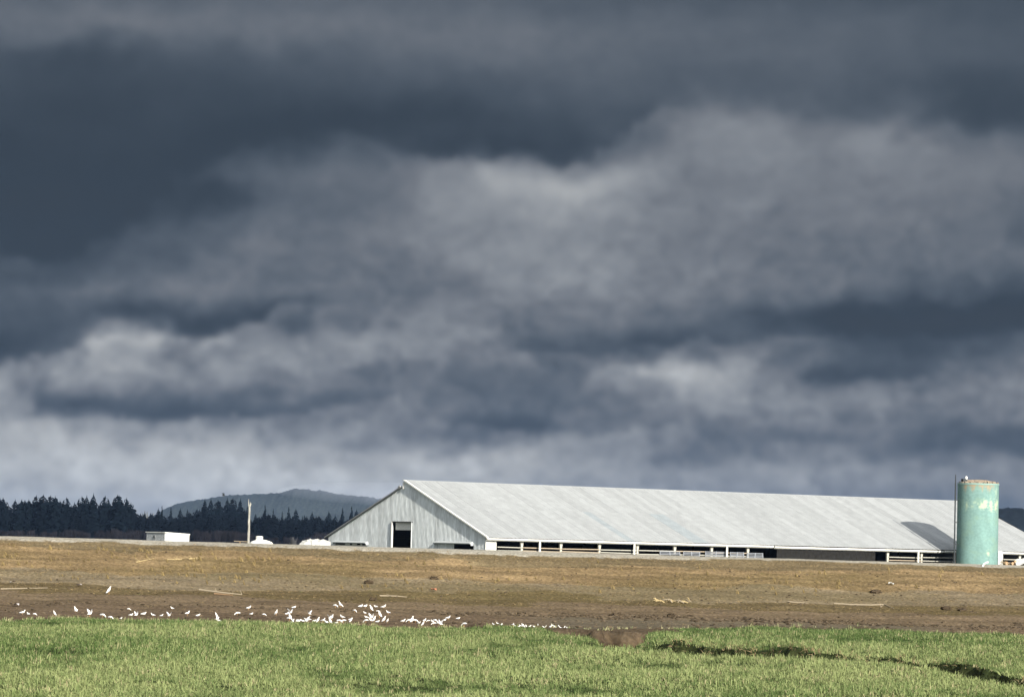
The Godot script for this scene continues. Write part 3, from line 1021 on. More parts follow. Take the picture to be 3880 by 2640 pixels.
func make_trees() -> void:
	var crowns := []
	for k in 6:
		crowns.append(conifer_crown(k))
	var st := begin()
	tube(st, [Vector3(0, -0.02, 0), Vector3(0, 0.5, 0), Vector3(0, 0.95, 0)], [0.017, 0.010, 0.003], 6)
	var trunk := done(st)
	var first := numbers("-281 16.0; -278 18.9; -271 19.3; -268 20.7; -265 19.8; -262 23.7; -257 24.1; -254 23.9; -250 23.4; -244 22.9; -240 19.5; -236 23.7; -233 24.4; -229 25.5; -223 24.3; -217 25.1; -215 24.9; -211 23.6; -209 20.9")
	var second := numbers("-235 17.4; -224 20.8; -221 22.5; -216 22.0; -210 21.1; -206 20.9; -195 27.9; -190 27.7; -186 27.1; -184 24.7; -180 28.3; -176 28.4; -172 28.5; -167 23.5; -161 19.0; -156 25.0; -150 22.3; -145 20.9; -140 23.9; -136 23.0; -132 18.4; -130 18.8; -125 21.1; -115 22.0; -111 19.9; -106 24.1; -100 25.3; -97 23.3")
	var nth := ["first", "second", "third", "fourth", "fifth", "sixth", "seventh", "eighth", "ninth", "tenth", "eleventh", "twelfth", "thirteenth", "fourteenth", "fifteenth", "sixteenth", "seventeenth", "eighteenth", "nineteenth", "twentieth", "twenty-first", "twenty-second", "twenty-third", "twenty-fourth", "twenty-fifth", "twenty-sixth", "twenty-seventh", "twenty-eighth"]
	for half in 2:
		var list: Array = first if half == 0 else second
		for i in list.size():
			var p: Vector2 = list[i]
			var kind: int = [3, 1, 5, 3, 4][rng.randi() % 5] if half == 0 else [0, 1, 2, 0, 4][rng.randi() % 5]
			if half == 1 and (i >= 6 and i <= 12):
				kind = [4, 1, 3][i % 3]
			var where := "dense stand at the left edge" if half == 0 else "broken treeline between left stand and barn"
			var t := thing("conifer_tree", "%s dark conifer from left in the %s" % [nth[i], where], "tree", Vector3(p.x, 2.0, -(1900.0 if half == 0 else 2200.0) + rng.randf_range(-8.0, 8.0)), rng.randf() * 360.0, "conifers of the far treeline")
			put("crown", crowns[kind], M.needle_shaded, t).scale = Vector3(p.y * rng.randf_range(1.0, 1.6), p.y, p.y * 1.3)
			put("trunk", trunk, M.bark, t).scale = Vector3(p.y, p.y, p.y)
	# the mass of the wood behind and below those tops
	var fill := [[], [], [], []]
	var shade := [[], [], [], []]
	for n in 4200:
		var d := rng.randf_range(1890.0, 2500.0)
		var x := rng.randf_range(-0.22, 0.24) * d
		var a := x / d
		var h := 17.0
		if a > -0.156 and a < -0.109 and d < 2100.0:
			h = 22.5
		elif a > -0.094 and a < -0.076 and d > 2150.0:
			h = 22.0
		elif a > -0.02:
			h = 16.0
		if a > -0.109 and a < -0.094:
			h = 16.0
		if d > 2200.0:
			h *= 1.05
		h *= rng.randf_range(0.6, 1.0)
		var k := rng.randi() % 4
		fill[k].append(Transform3D(Basis(Vector3.UP, rng.randf() * TAU).scaled(Vector3(h * 1.8, h, h * 1.8)), Vector3(x, 2.0, -d)))
		shade[k].append(Color(1, 1, 1) * rng.randf_range(0.7, 1.2))
	for k in 4:
		tag(scatter("wood", crowns[[1, 3, 4, 5][k]], M.needle_many_shaded, fill[k], shade[k]), ["dark mass of conifers filling the wood below the skyline", "rounded dark crowns within the distant wood", "broad dark conifers within the distant wood", "dense lower firs within the distant wood"][k], "wood")
	var bare := bare_crown()
	var pl := []
	var tn := []
	for n in 900:
		var d := rng.randf_range(1780.0, 1885.0)
		var x := rng.randf_range(-0.2, 0.22) * d
		var h := rng.randf_range(4.0, 9.0) * (0.8 + 0.6 * n_ground.get_noise_2d(x * 0.1, 5.0))
		pl.append(standing(x, 2.0, -d, h))
		tn.append(Color(0.017, 0.0155, 0.018) * rng.randf_range(0.5, 1.2))
	tag(scatter("bare_brush", bare, M.brush, pl, tn), "leafless brown brush along the foot of the distant wood", "brush")
	# a pale leafless tree in the gap of the treeline, and a round grey one near the barn
	var t := thing("bare_tree", "pale leafless tree in the gap of the treeline, left of the far hill", "tree", Vector3(-231.0, 2.0, -2195.0))
	put("crown", bare, M.pale_twig, t).scale = Vector3(13.0, 19.0, 13.0)
	put("trunk", trunk, M.bark, t).scale = Vector3(19, 15, 19)
	t = thing("bare_tree", "faint round grey leafless tree low against the wood, left of the barn", "tree", Vector3(-43.6, 2.0, -700.0))
	put("crown", bare, M.brush_grey, t).scale = Vector3(2.3, 3.1, 2.3)
	put("trunk", trunk, M.bark, t).scale = Vector3(3, 2, 3)


func make_hill(called: String, line: Array, dist: float, deep: float, m: Material, rough: float) -> void:
	var st := begin()
	st.set_smooth_group(0)
	var nx := 260
	var nz := 26
	var rows := []
	for j in nz + 1:
		var row := PackedVector3Array()
		for i in nx + 1:
			var x := lerpf(line[0].x, line[-1].x, float(i) / nx)
			var xs := []
			var ys := []
			for p in line:
				xs.append(p.x)
				ys.append(p.y)
			var top := lut(x, xs, ys)
			var f := float(j) / nz
			var z := -dist + deep * (0.5 - f)
			var rise := sin(PI * clampf(f, 0.0, 1.0))
			var y := top * pow(rise, 0.8) + n_ground.get_noise_2d(x * 0.9, z * 0.5) * rough * rise + n_warp.get_noise_2d(x * 0.02, z * 0.012) * rough * 2.5 * rise * (1.0 - rise)
			row.append(Vector3(x, 2.0 + maxf(-1.5, y), z))
		rows.append(row)
	for j in nz:
		for i in nx:
			quad(st, rows[j][i], rows[j][i + 1], rows[j + 1][i + 1], rows[j + 1][i])
	struct(obj(called, st, m, self))


# ---------------------------------------------------------------- birds
func gull_body(pose: int) -> ArrayMesh:
	var st := begin()
	st.set_smooth_group(0)
	# spine from tail to bill root: x forward, y up, half width, half height
	var up := [[-0.24, 0.17, 0.012, 0.006], [-0.16, 0.18, 0.035, 0.022], [-0.08, 0.195, 0.062, 0.055], [0.02, 0.215, 0.074, 0.075], [0.10, 0.245, 0.062, 0.066], [0.14, 0.29, 0.038, 0.04], [0.155, 0.335, 0.032, 0.032], [0.175, 0.365, 0.036, 0.036], [0.205, 0.37, 0.024, 0.024], [0.222, 0.366, 0.010, 0.010]]
	var feed := [[-0.23, 0.25, 0.012, 0.006], [-0.15, 0.245, 0.035, 0.022], [-0.07, 0.235, 0.062, 0.055], [0.02, 0.22, 0.074, 0.072], [0.10, 0.20, 0.060, 0.06], [0.16, 0.17, 0.038, 0.04], [0.20, 0.13, 0.032, 0.032], [0.23, 0.09, 0.036, 0.036], [0.255, 0.065, 0.024, 0.022], [0.27, 0.05, 0.010, 0.009]]
	var rest := [[-0.24, 0.13, 0.012, 0.006], [-0.16, 0.13, 0.04, 0.025], [-0.08, 0.125, 0.07, 0.06], [0.02, 0.13, 0.085, 0.08], [0.10, 0.15, 0.066, 0.066], [0.13, 0.185, 0.042, 0.04], [0.14, 0.215, 0.036, 0.034], [0.16, 0.235, 0.038, 0.036], [0.19, 0.236, 0.024, 0.024], [0.207, 0.232, 0.010, 0.010]]
	var tall := [[-0.15, 0.09, 0.012, 0.008], [-0.11, 0.15, 0.045, 0.03], [-0.065, 0.21, 0.085, 0.07], [-0.01, 0.28, 0.10, 0.095], [0.035, 0.345, 0.08, 0.08], [0.06, 0.405, 0.045, 0.045], [0.075, 0.455, 0.036, 0.036], [0.10, 0.49, 0.04, 0.038], [0.13, 0.50, 0.026, 0.024], [0.148, 0.50, 0.011, 0.011]]
	var spine: Array = [up, feed, rest, tall][pose]
	var rings := []
	for i in spine.size():
		var p: Array = spine[i]
		var q: Array = spine[mini(i + 1, spine.size() - 1)]
		var o: Array = spine[maxi(i - 1, 0)]
		var d := Vector3(q[0] - o[0], q[1] - o[1], 0).normalized()
		rings.append(ring(Vector3(p[0], p[1], 0), Vector3(0, 0, p[2]), Vector3(-d.y, d.x, 0) * p[3], 9))
	loft(st, rings)
	return done(st)


func gull(pose: int, raised: bool) -> Node3D:
	var g := Node3D.new()
	put("body", gull_bodies[pose], M.feather, g)
	var st := begin()
	var tip: Vector3 = [Vector3(0.222, 0.366, 0), Vector3(0.27, 0.05, 0), Vector3(0.207, 0.232, 0), Vector3(0.148, 0.5, 0)][pose]
	var way: Vector3 = [Vector3(0.055, -0.008, 0), Vector3(0.035, -0.045, 0), Vector3(0.055, -0.008, 0), Vector3(0.055, 0.006, 0)][pose]
	tube(st, [tip - way * 0.1, tip + way * 0.6, tip + way], [0.011, 0.009, 0.002], 6)
	obj("bill", st, M.bill, g)
	for s in [-1.0, 1.0]:
		st = begin()
		var y0: float = [0.24, 0.255, 0.15, 0.3][pose]
		if raised:
			var pts := [Vector3(0.09, y0 + 0.03, 0.05 * s), Vector3(0.10, y0 + 0.20, 0.20 * s), Vector3(-0.02, y0 + 0.34, 0.38 * s), Vector3(-0.06, y0 + 0.24, 0.30 * s), Vector3(-0.08, y0 + 0.08, 0.12 * s), Vector3(-0.09, y0 + 0.02, 0.05 * s)]
			for k in [1, 2, 3, 4]:
				tri(st, pts[0], pts[k], pts[k + 1])
		elif pose == 3:
			var pts := [Vector3(0.045, 0.35, 0.085 * s), Vector3(-0.06, 0.31, 0.10 * s), Vector3(-0.15, 0.17, 0.065 * s), Vector3(-0.20, 0.07, 0.02 * s), Vector3(-0.07, 0.14, 0.085 * s), Vector3(0.02, 0.25, 0.108 * s)]
			for k in [1, 2, 3, 4]:
				tri(st, pts[0], pts[k], pts[k + 1])
		else:
			var pts := [Vector3(0.09, y0 + 0.0, 0.072 * s), Vector3(-0.02, y0 + 0.03, 0.086 * s), Vector3(-0.20, y0 - 0.035, 0.05 * s), Vector3(-0.27, y0 - 0.055, 0.018 * s), Vector3(-0.14, y0 - 0.065, 0.07 * s), Vector3(0.0, y0 - 0.05, 0.088 * s)]
			for k in [1, 2, 3, 4]:
				tri(st, pts[0], pts[k], pts[k + 1])
		obj("wing", st, M.wing, g)
		if pose != 2:
			st = begin()
			tube(st, [Vector3(0.0, 0.16, 0.03 * s), Vector3(0.015, 0.07, 0.03 * s), Vector3(0.0, 0.0, 0.03 * s)], [0.009, 0.007, 0.007], 5)
			tube(st, [Vector3(-0.01, 0.005, 0.03 * s), Vector3(0.05, 0.002, 0.03 * s)], [0.012, 0.004], 5)
			obj("leg", st, M.bill, g)
	return g


var gull_bodies := []


func make_birds() -> void:
	for k in 4:
		gull_bodies.append(gull_body(k))
	var kinds := [gull(0, false), gull(1, false), gull(2, false), gull(0, true), gull(3, false)]
	var poses := ["head up", "head bent down", "sitting low", "wings raised", "standing upright"]
	var nth := ["first", "second", "third", "fourth", "fifth", "sixth", "seventh", "eighth", "ninth", "tenth", "eleventh", "twelfth", "thirteenth", "fourteenth", "fifteenth", "sixteenth", "seventeenth", "eighteenth", "nineteenth", "twentieth", "twenty-first", "twenty-second", "twenty-third", "twenty-fourth", "twenty-fifth", "twenty-sixth", "twenty-seventh", "twenty-eighth"]
	var flocks := [
		["loose row at far left", "gulls strung out at the far left", "-24.6 177.3; -23.1 176.2; -23.1 184.7; -21.2 175.4; -20.5 175.1; -19.4 173.6; -20.8 189.9; -19.4 180.7; -19.3 183.5; -18.4 179.6; -18.1 181.0; -17.4 178.0; -18.5 190.9"],
		["group below white pole", "gulls below the white pole", "-16.4 183.6; -15.6 185.5; -14.7 175.5; -14.6 187.5; -14.3 191.4; -13.9 188.2; -13.1 186.8"],
		["flock below gable's left half", "gulls below the left half of the gable", "-11.4 182.0; -11.9 190.2; -10.7 173.4; -11.9 193.4; -10.7 178.2; -10.5 178.4; -10.0 172.6; -10.5 181.4; -10.7 188.0; -9.9 178.4; -9.5 174.5; -9.3 175.5; -9.4 183.9; -8.8 172.8; -9.2 182.5; -8.6 175.2; -9.6 194.0; -8.5 176.3; -9.3 194.1; -8.3 176.9"],
		["flock below gable doorway", "gulls below the gable doorway", "-8.2 182.4; -8.4 191.7; -7.9 193.8; -7.2 177.9; -7.6 188.3; -7.5 192.1; -7.3 187.4; -7.0 180.0; -6.9 181.1; -7.1 191.7; -6.6 178.0; -6.9 188.9; -6.4 181.6; -6.1 178.4"],
		["flock below gable's right half", "gulls below the right half of the gable", "-5.1 182.7; -4.9 181.0; -4.8 183.5; -4.5 179.8; -4.2 175.8; -4.3 183.5; -4.1 183.6; -3.7 178.6; -3.5 180.7; -3.3 176.7; -3.3 188.0; -2.1 177.2"]]
	for fl in flocks:
		var list := numbers(fl[2])
		list.sort_custom(func(p, q): return p.x / p.y < q.x / q.y)
		for i in mini(28, int(list.size() * 1.45)) - list.size():
			var q: Vector2 = list[rng.randi() % list.size()]
			list.append(q + Vector2(rng.randf_range(-0.6, 0.6), rng.randf_range(-3.0, 3.0)))
		list.sort_custom(func(p, q): return p.x / p.y < q.x / q.y)
		for i in list.size():
			var p: Vector2 = list[i]
			var pose: int = [4, 0, 1, 0, 1, 2, 3, 2, 0][rng.randi() % 9]
			var d := maxf(p.y, grass_edge(p.x) + 0.4)
			var x := p.x / p.y * d
			place_gull(kinds[pose], x, d, "%s white gull from left in %s, %s" % [nth[i], fl[0], poses[pose]], fl[1])
	place_gull(kinds[4], -23.0, 199.1, "lone white gull standing on brown mud, higher on the slope than the rest", "", 1.25)
	for k in kinds:
		k.free()
	# a scatter of smaller pale waders on the wet strip
	var small := gull(0, false)
	var waders := numbers("-0.6 177.8; -0.4 182.5; -0.2 176.7; -0.2 180.6; 0.5 177.0; 0.4 178.0; 0.7 176.6; 0.9 178.2; 0.9 177.4; 0.8 179.4; 1.0 176.1; 1.0 177.8; 1.1 176.9; 1.3 178.3; 1.3 180.1; 1.5 176.5; 1.7 179.0; 2.0 177.3; 2.1 178.2; 2.3 176.8; 2.4 179.7; 2.5 177.9; 2.5 180.1; 2.6 178.4; 2.9 177.9; 2.8 179.1; 3.1 178.8; 3.2 177.3")
	waders.sort_custom(func(p, q): return p.x / p.y < q.x / q.y)
	for i in waders.size():
		var p: Vector2 = waders[i]
		var b: Node3D = small.duplicate()
		b.name = numbered("wader")
		add_child(b, true)
		b.position = Vector3(p.x, height_at(p.x, p.y), -p.y)
		b.rotation.y = rng.randf() * TAU
		b.scale = Vector3.ONE * rng.randf_range(0.32, 0.5)
		tag(b, "%s small pale wader from left in the loose flock on wet mud" % nth[i], "wading bird", "small waders on the wet mud")
	small.free()
	# one bird in the air above the hill
	var f := thing("flying_bird", "small dark bird flying just above the ridge of the far hill", "bird", Vector3(-74.7, 15.6, -900.0), 20.0)
	var st := begin()
	st.set_smooth_group(0)
	tube(st, [Vector3(-0.45, 0, 0), Vector3(-0.1, 0.02, 0), Vector3(0.2, 0.03, 0), Vector3(0.5, 0.04, 0)], [0.04, 0.16, 0.16, 0.03], 8)
	obj("body", st, M.dark_metal, f)
	for s in [-1.0, 1.0]:
		st = begin()
		tri(st, Vector3(0.25, 0.05, 0.1 * s), Vector3(0.1, 0.55, 0.55 * s), Vector3(-0.15, 0.05, 0.1 * s))
		tri(st, Vector3(0.1, 0.55, 0.55 * s), Vector3(-0.25, 0.75, 0.95 * s), Vector3(-0.15, 0.05, 0.1 * s))
		obj("wing", st, M.dark_metal, f)


func place_gull(kind: Node3D, x: float, d: float, label: String, group: String, s := 1.0) -> void:
	var b: Node3D = kind.duplicate()
	b.name = numbered("gull")
	add_child(b, true)
	b.position = Vector3(x, height_at(x, d), -d)
	b.rotation.y = rng.randf_range(-0.9, 0.9) + (PI if rng.randf() < 0.4 else 0.0)
	b.scale = Vector3.ONE * s * rng.randf_range(0.44, 0.74)
	tag(b, label, "gull", group)


# ---------------------------------------------------------------- small things
func stick(called: String, label: String, category: String, pts: Array, r: float, m: Material, twigs := 0) -> void:
	var p := []
	var rad := []
	for i in pts.size():
		var q: Vector2 = pts[i]
		p.append(Vector3(q.x, height_at(q.x, q.y) + r * 0.8, -q.y))
		rad.append(r * (1.0 - 0.5 * i / (pts.size() - 1.0)))
	var c: Vector3 = p[0]
	var o := thing(called, label, category, c)
	var st := begin()
	for i in p.size():
		p[i] -= c
	tube(st, p, rad, 7)
	obj("stem", st, m, o)
	for k in twigs:
		st = begin()
		var t := rng.randf()
		var at: Vector3 = p[0].lerp(p[-1], t)
		tube(st, [at, at + Vector3(rng.randf_range(-0.5, 0.5), rng.randf_range(0.1, 0.35), rng.randf_range(-0.2, 0.3))], [r * 0.4, r * 0.12], 5)
		obj("branch", st, m, o)


func make_debris() -> void:
	stick("driftwood_log", "long pale split log lying on the dike's lower slope, left of centre", "log", [Vector2(-18.0, 201.7), Vector2(-16.7, 201.0), Vector2(-15.4, 200.6)], 0.06, M.driftwood, 3)
	stick("plank", "thin weathered plank crossing the long pale split log", "plank", [Vector2(-17.0, 200.4), Vector2(-15.9, 199.9)], 0.06, M.driftwood_dark)
	stick("pole", "thin straight pole lying on brown mud at the far left", "pole", [Vector2(-29.4, 199.9), Vector2(-28.0, 200.5), Vector2(-26.8, 201.1)], 0.035, M.driftwood)
	stick("driftwood_branch", "long pale crooked branch lying on the slope below the silo's left", "branch", [Vector2(19.5, 203.9), Vector2(20.4, 203.5), Vector2(21.6, 203.3), Vector2(22.4, 203.4), Vector2(22.8, 201.9)], 0.05, M.driftwood, 2)
	stick("driftwood_branch", "short thin pale branch left of the long crooked branch", "branch", [Vector2(16.7, 203.4), Vector2(17.9, 203.1)], 0.04, M.driftwood)
	stick("driftwood_branch", "thin pale branch on the lower slope below the gable", "branch", [Vector2(-7.4, 201.6), Vector2(-6.4, 201.8), Vector2(-5.8, 201.7)], 0.04, M.driftwood, 1)
	stick("straw_swath", "bright straw swath slanting up the slope below the small white shed", "straw", [Vector2(-23.0, 213.2), Vector2(-22.5, 214.0), Vector2(-22.1, 215.3)], 0.04, M.straw, 5)
	stick("straw_swath", "flat bright straw swath right of the slanting one", "straw", [Vector2(-21.2, 214.6), Vector2(-20.3, 214.8)], 0.04, M.straw, 5)
	stick("straw_swath", "thick bright straw swath, rightmost of the three below the white shed", "straw", [Vector2(-19.9, 214.9), Vector2(-19.2, 215.1)], 0.055, M.straw, 5)
	# a heap of pale roots
	var o := thing("root_clump", "tangled clump of pale roots and straw on the slope below the barn", "root clump", Vector3(10.0, height_at(10.0, 202.4), -202.4))
	for k in 16:
		var st := begin()
		var a := Vector3(rng.randf_range(-1.2, 0.9), rng.randf_range(0.0, 0.1), rng.randf_range(-0.3, 0.3))
		var b := a + Vector3(rng.randf_range(-0.7, 0.7), rng.randf_range(-0.02, 0.25), rng.randf_range(-0.3, 0.3))
		tube(st, [a, (a + b) / 2 + Vector3(0, 0.1, 0), b], [0.045, 0.035, 0.015], 5)
		obj("root", st, M.straw if k % 3 else M.driftwood, o)
	# sods and stumps
	var list := [[22.5, 209.1, 0.42, "dark clod lying on the tan slope below the silo's left"], [-8.3, 207.5, 0.36, "dark twiggy clod on the tan slope below the gable's left half"], [-4.4, 209.4, 0.34, "dark round clod on the slope below the gable doorway"], [-7.7, 199.6, 0.28, "small black clod at the top of the brown mud below the gable"],
		[26.0, 202.6, 0.4, "dark sod at the slope's foot below the silo, left one of two"], [26.9, 202.4, 0.36, "dark sod at the slope's foot below the silo, right one of two"], [6.2, 193.6, 0.38, "black clod on the dark clod line at the slope's foot, left of centre"], [9.4, 193.6, 0.34, "black clod on the dark clod line just below the root clump"]]
	for q in list:
		var t := thing("mud_clod", q[3], "clod", Vector3(q[0], height_at(q[0], q[1]), -q[1]), rng.randf() * 360.0)
		var st := begin()
		var rings := []
		for l in [[-0.05, 0.9], [0.18, 1.0], [0.4, 0.7], [0.55, 0.25]]:
			var r := PackedVector3Array()
			for a in 9:
				var f: float = q[2] * l[1] * (0.8 + 0.35 * sin(a * 2.7 + l[0] * 9.0 + q[0]))
				r.append(Vector3(cos(TAU * a / 9) * f, l[0] * q[2], -sin(TAU * a / 9) * f))
			rings.append(r)
		loft(st, rings)
		obj("sod", st, M.clod_plain, t)
		for k in 4:
			st = begin()
			var a := rng.randf() * TAU
			tube(st, [Vector3(0, 0.1, 0), Vector3(cos(a) * 0.5, 0.12 + rng.randf() * 0.2, sin(a) * 0.3)], [0.03, 0.01], 5)
			obj("twig", st, M.clod_plain, t)
	# litter
	for q in [[-4.3, 204.9, M.orange, "small faded orange scrap lying on the tan slope below the gable"], [23.8, 212.3, M.white, "small white scrap lying on the slope below the silo"], [-27.1, 190.5, M.litter, "crumpled pinkish white litter on mud near the left edge"], [-29.2, 203.4, M.litter, "pale crumpled scrap on the slope at the left edge"], [-25.2, 202.6, M.litter, "pale scrap on a low root near the lone gull"]]:
		var t := thing("scrap", q[3], "litter", Vector3(q[0], height_at(q[0], q[1]) + 0.05, -q[1]), rng.randf() * 360.0)
		var st := begin()
		var pts := []
		for k in 9:
			pts.append(Vector3((k % 3 - 1) * 0.16, rng.randf_range(0.0, 0.14), (k / 3 - 1) * 0.14))
		for k in [0, 1, 3, 4]:
			quad(st, pts[k], pts[k + 3], pts[k + 4], pts[k + 1])
			quad(st, pts[k] - Vector3(0, 0.03, 0), pts[k + 1] - Vector3(0, 0.03, 0), pts[k + 4] - Vector3(0, 0.03, 0), pts[k + 3] - Vector3(0, 0.03, 0))
		obj("sheet", st, q[2], t)
	var st := begin()
	tube(st, [Vector3(-0.25, -0.05, 0.1), Vector3(-0.16, 0.13, 0.05), Vector3(0.0, 0.24, 0.0), Vector3(0.16, 0.27, -0.05)], [0.055, 0.055, 0.055, 0.055], 8)
	tag(obj("vent_pipe", st, M.white, self, Vector3(31.0, height_at(31.0, 222.0), -222.0)), "bent white pipe end sticking out of the dike crest at the silo's foot", "pipe")


func make_yard() -> void:
	# small white shed with a grey end
	var o := thing("white_shed", "small flat roofed white shed with grey end, standing behind the dike at left", "shed", Vector3(-42.84, 2.0, -430.0), YAW)
	var st := begin()
	box(st, Vector3(1.70, 1.35, 0), Vector3(3.4, 2.7, 0.08))
	box(st, Vector3(1.70, 1.35, -4.9), Vector3(3.4, 2.7, 0.08))
	box(st, Vector3(3.36, 1.35, -2.45), Vector3(0.08, 2.7, 4.8))
	obj("wall", st, M.white, o)
	st = begin()
	box(st, Vector3(0.0, 1.35, -2.45), Vector3(0.08, 2.7, 4.82))
	obj("grey_end", st, M.shed_grey, o)
	st = begin()
	box(st, Vector3(1.68, 2.76, -2.45), Vector3(3.6, 0.12, 5.15), Basis(Vector3.BACK, -0.045))
	obj("roof", st, M.white, o)
	for q in [[0.9, 2.3], [1.5, 2.35], [2.1, 2.3], [2.7, 2.2]]:
		st = begin()
		box(st, Vector3(q[0], q[1], 0.06), Vector3(0.09, 0.24, 0.03))
		obj("vent_slot", st, M.trim_grey, o)
	st = begin()
	tube(st, [Vector3(-0.10, 2.28, -2.7), Vector3(-0.05, 2.28, -2.7)], [0.24, 0.24], 14)
	var hub := obj("round_vent", st, M.trim_grey, o)
	st = begin()
	for k in 4:
		var a := TAU * k / 4
		box(st, Vector3(-0.12, 2.28 + sin(a) * 0.12, -2.7 + cos(a) * 0.15), Vector3(0.03, 0.07, 0.2), Basis(Vector3.RIGHT, -a))
	obj("vane", st, M.dark_metal, hub)
	# white pole
	o = thing("white_pole", "tall white weathered pole with a split top, standing behind the dike", "pole", Vector3(-22.6, 1.9, -300.0))
	st = begin()
	var pts := []
	var rad := []
	for k in 12:
		pts.append(Vector3(sin(k * 2.1) * 0.012, k * 0.48, cos(k * 1.7) * 0.012))
		rad.append(0.125 - 0.0035 * k + 0.008 * sin(k * 3.3))
	tube(st, pts, rad, 10)
	obj("shaft", st, M.pole_white, o)
	st = begin()
	tube(st, [Vector3(-0.05, 5.2, 0), Vector3(-0.09, 5.55, 0.0), Vector3(-0.09, 5.86, 0)], [0.06, 0.05, 0.015], 6)
	obj("splinter", st, M.pole_white, o)
	st = begin()
	tube(st, [Vector3(0.03, 5.2, 0), Vector3(0.10, 5.42, 0.0), Vector3(0.05, 5.58, 0)], [0.08, 0.07, 0.02], 6)
	obj("splinter", st, M.pole_white, o)
	st = begin()
	for k in 22:
		tube(st, [Vector3(0.13, 0.6 + k * 0.2, 0.03), Vector3(0.165, 0.6 + k * 0.2, 0.03)], [0.012, 0.012], 5)
	obj("staples", st, M.trim_grey, o)
	st = begin()
	box(st, Vector3(0.55, 0, 0), Vector3(1.25, 0.05, 0.12), Basis(Vector3.BACK, -0.02))
	tag(obj("board", st, M.driftwood, self, Vector3(-23.75, 4.04, -299.5)), "thin pale board lying level at the left of the white pole's foot", "board")
	st = begin()
	box(st, Vector3(0, 0, 0), Vector3(0.12, 2.0, 0.12))
	tag(obj("board_post", st, M.driftwood_dark, self, Vector3(-23.3, 3.0, -299.6)), "short post carrying the pale board beside the white pole", "post")
	# white tank with a hatch neck
	o = thing("white_tank", "low rounded white tank with a raised hatch, right of the white pole", "tank", Vector3(-23.62, 2.0, -330.0))
	st = begin()
	st.set_smooth_group(0)
	var rings := []
	for q in [[0.0, 1.18], [1.7, 1.18], [1.93, 1.10], [2.04, 0.98], [2.14, 0.72], [2.22, 0.45], [2.25, 0.2]]:
		rings.append(ring(Vector3(0, q[0], 0), Vector3(q[1], 0, 0), Vector3(0, 0, -q[1] * 0.8), 24))
	loft(st, rings)
	obj("shell", st, M.white, o)
	st = begin()
	rings = []
	for q in [[2.1, 0.40], [2.36, 0.33], [2.42, 0.36], [2.55, 0.34], [2.58, 0.24]]:
		rings.append(ring(Vector3(-0.2, q[0], 0), Vector3(q[1], 0, 0), Vector3(0, 0, -q[1]), 18))
	loft(st, rings)
	var neck := obj("hatch_neck", st, M.white, o)
	st = begin()
	box(st, Vector3(-0.16, 2.33, 0.40), Vector3(0.035, 0.26, 0.05))
	obj("latch", st, M.trim_dark, neck)
	# covered pile beside the gable
	o = thing("covered_pile", "long low pile under a wrinkled white cover, against the barn's left corner", "covered pile", Vector3(-25.3, 2.0, -441.0), 4.0)
	st = begin()
	rings = []
	for k in 15:
		var x := -2.0 + k * 0.33
		var e: float = sqrt(clampf(1.0 - pow(absf(k - 8.5) / 8.6, 3.2), 0.02, 1.0))
		var r := PackedVector3Array()
		for a in 9:
			var t := PI * a / 8.0
			var f := 1.0 + 0.05 * sin(k * 2.3 + a * 1.7)
			r.append(Vector3(x, 2.48 * e * pow(sin(t), 0.45) * f, -cos(t) * 1.4 * e))
		rings.append(r)
	for i in rings.size() - 1:
		for a in 8:
			quad(st, rings[i][a], rings[i + 1][a], rings[i + 1][a + 1], rings[i][a + 1])
	obj("cover", st, M.cover, o)
	st = begin()
	tube(st, [Vector3(-24.72, 2.0, -437.5), Vector3(-24.72, 4.1, -437.5), Vector3(-24.72, 4.3, -437.5)], [0.24, 0.24, 0.16], 12)
	tag(obj("barrel", st, M.white, self), "upright white barrel in front of the covered pile", "barrel")
	# white post, brush heap and tarpaulin right of the silo
	o = thing("white_post", "square white post with a cap beside the right foot of the silo", "post", Vector3(67.45, 1.9, -470.2), 8.0)
	st = begin()
	box(st, Vector3(0, 1.6, 0), Vector3(0.42, 3.2, 0.42))
	obj("shaft", st, M.white, o)
	st = begin()
	box(st, Vector3(0.06, 3.25, 0), Vector3(0.62, 0.12, 0.5))
	obj("cap", st, M.white, o)
	o = thing("brush_heap", "brown heap of brush and broken wood at the right edge, beside the silo", "brush heap", Vector3(66.2, 3.1, -446.0))
	st = begin()
	for k in 260:
		var x := rng.randf_range(-2.1, 4.5)
		var a := Vector3(x, rng.randf_range(-0.6, 0.7 + 0.25 * sin(x * 2.0)), rng.randf_range(-1.0, 1.0))
		var b := a + Vector3(rng.randf_range(-0.7, 0.7), rng.randf_range(-0.3, 0.4), rng.randf_range(-0.4, 0.4))
		tube(st, [a, b], [0.05, 0.025], 4)
	obj("branches", st, M.brushwood, o)
	st = begin()
	rings = []
	for q in [[-1.2, 2.3], [0.0, 2.2], [0.5, 1.7], [0.75, 0.8]]:
		rings.append(ring(Vector3(1.2, q[0], 0), Vector3(q[1] * 1.5, 0, 0), Vector3(0, 0, -q[1] * 0.45), 14))
	loft(st, rings)
	obj("litter_mound", st, M.clod_plain, o)
	for q in [[-0.55, 0.35, 0.4], [-0.2, 0.55, 0.3], [0.2, 0.3, -0.5], [-1.4, 0.35, 0.1]]:
		st = begin()
		box(st, Vector3(q[0], q[1], 1.15), Vector3(0.3, 0.75, 0.14), Basis(Vector3.BACK, q[2]))
		obj("broken_board", st, M.broken, o)
	o = thing("tarpaulin", "crumpled white tarpaulin draped over the brush heap at the right edge", "tarpaulin", Vector3(67.5, 4.05, -444.8))
	st = begin()
	var grid := []
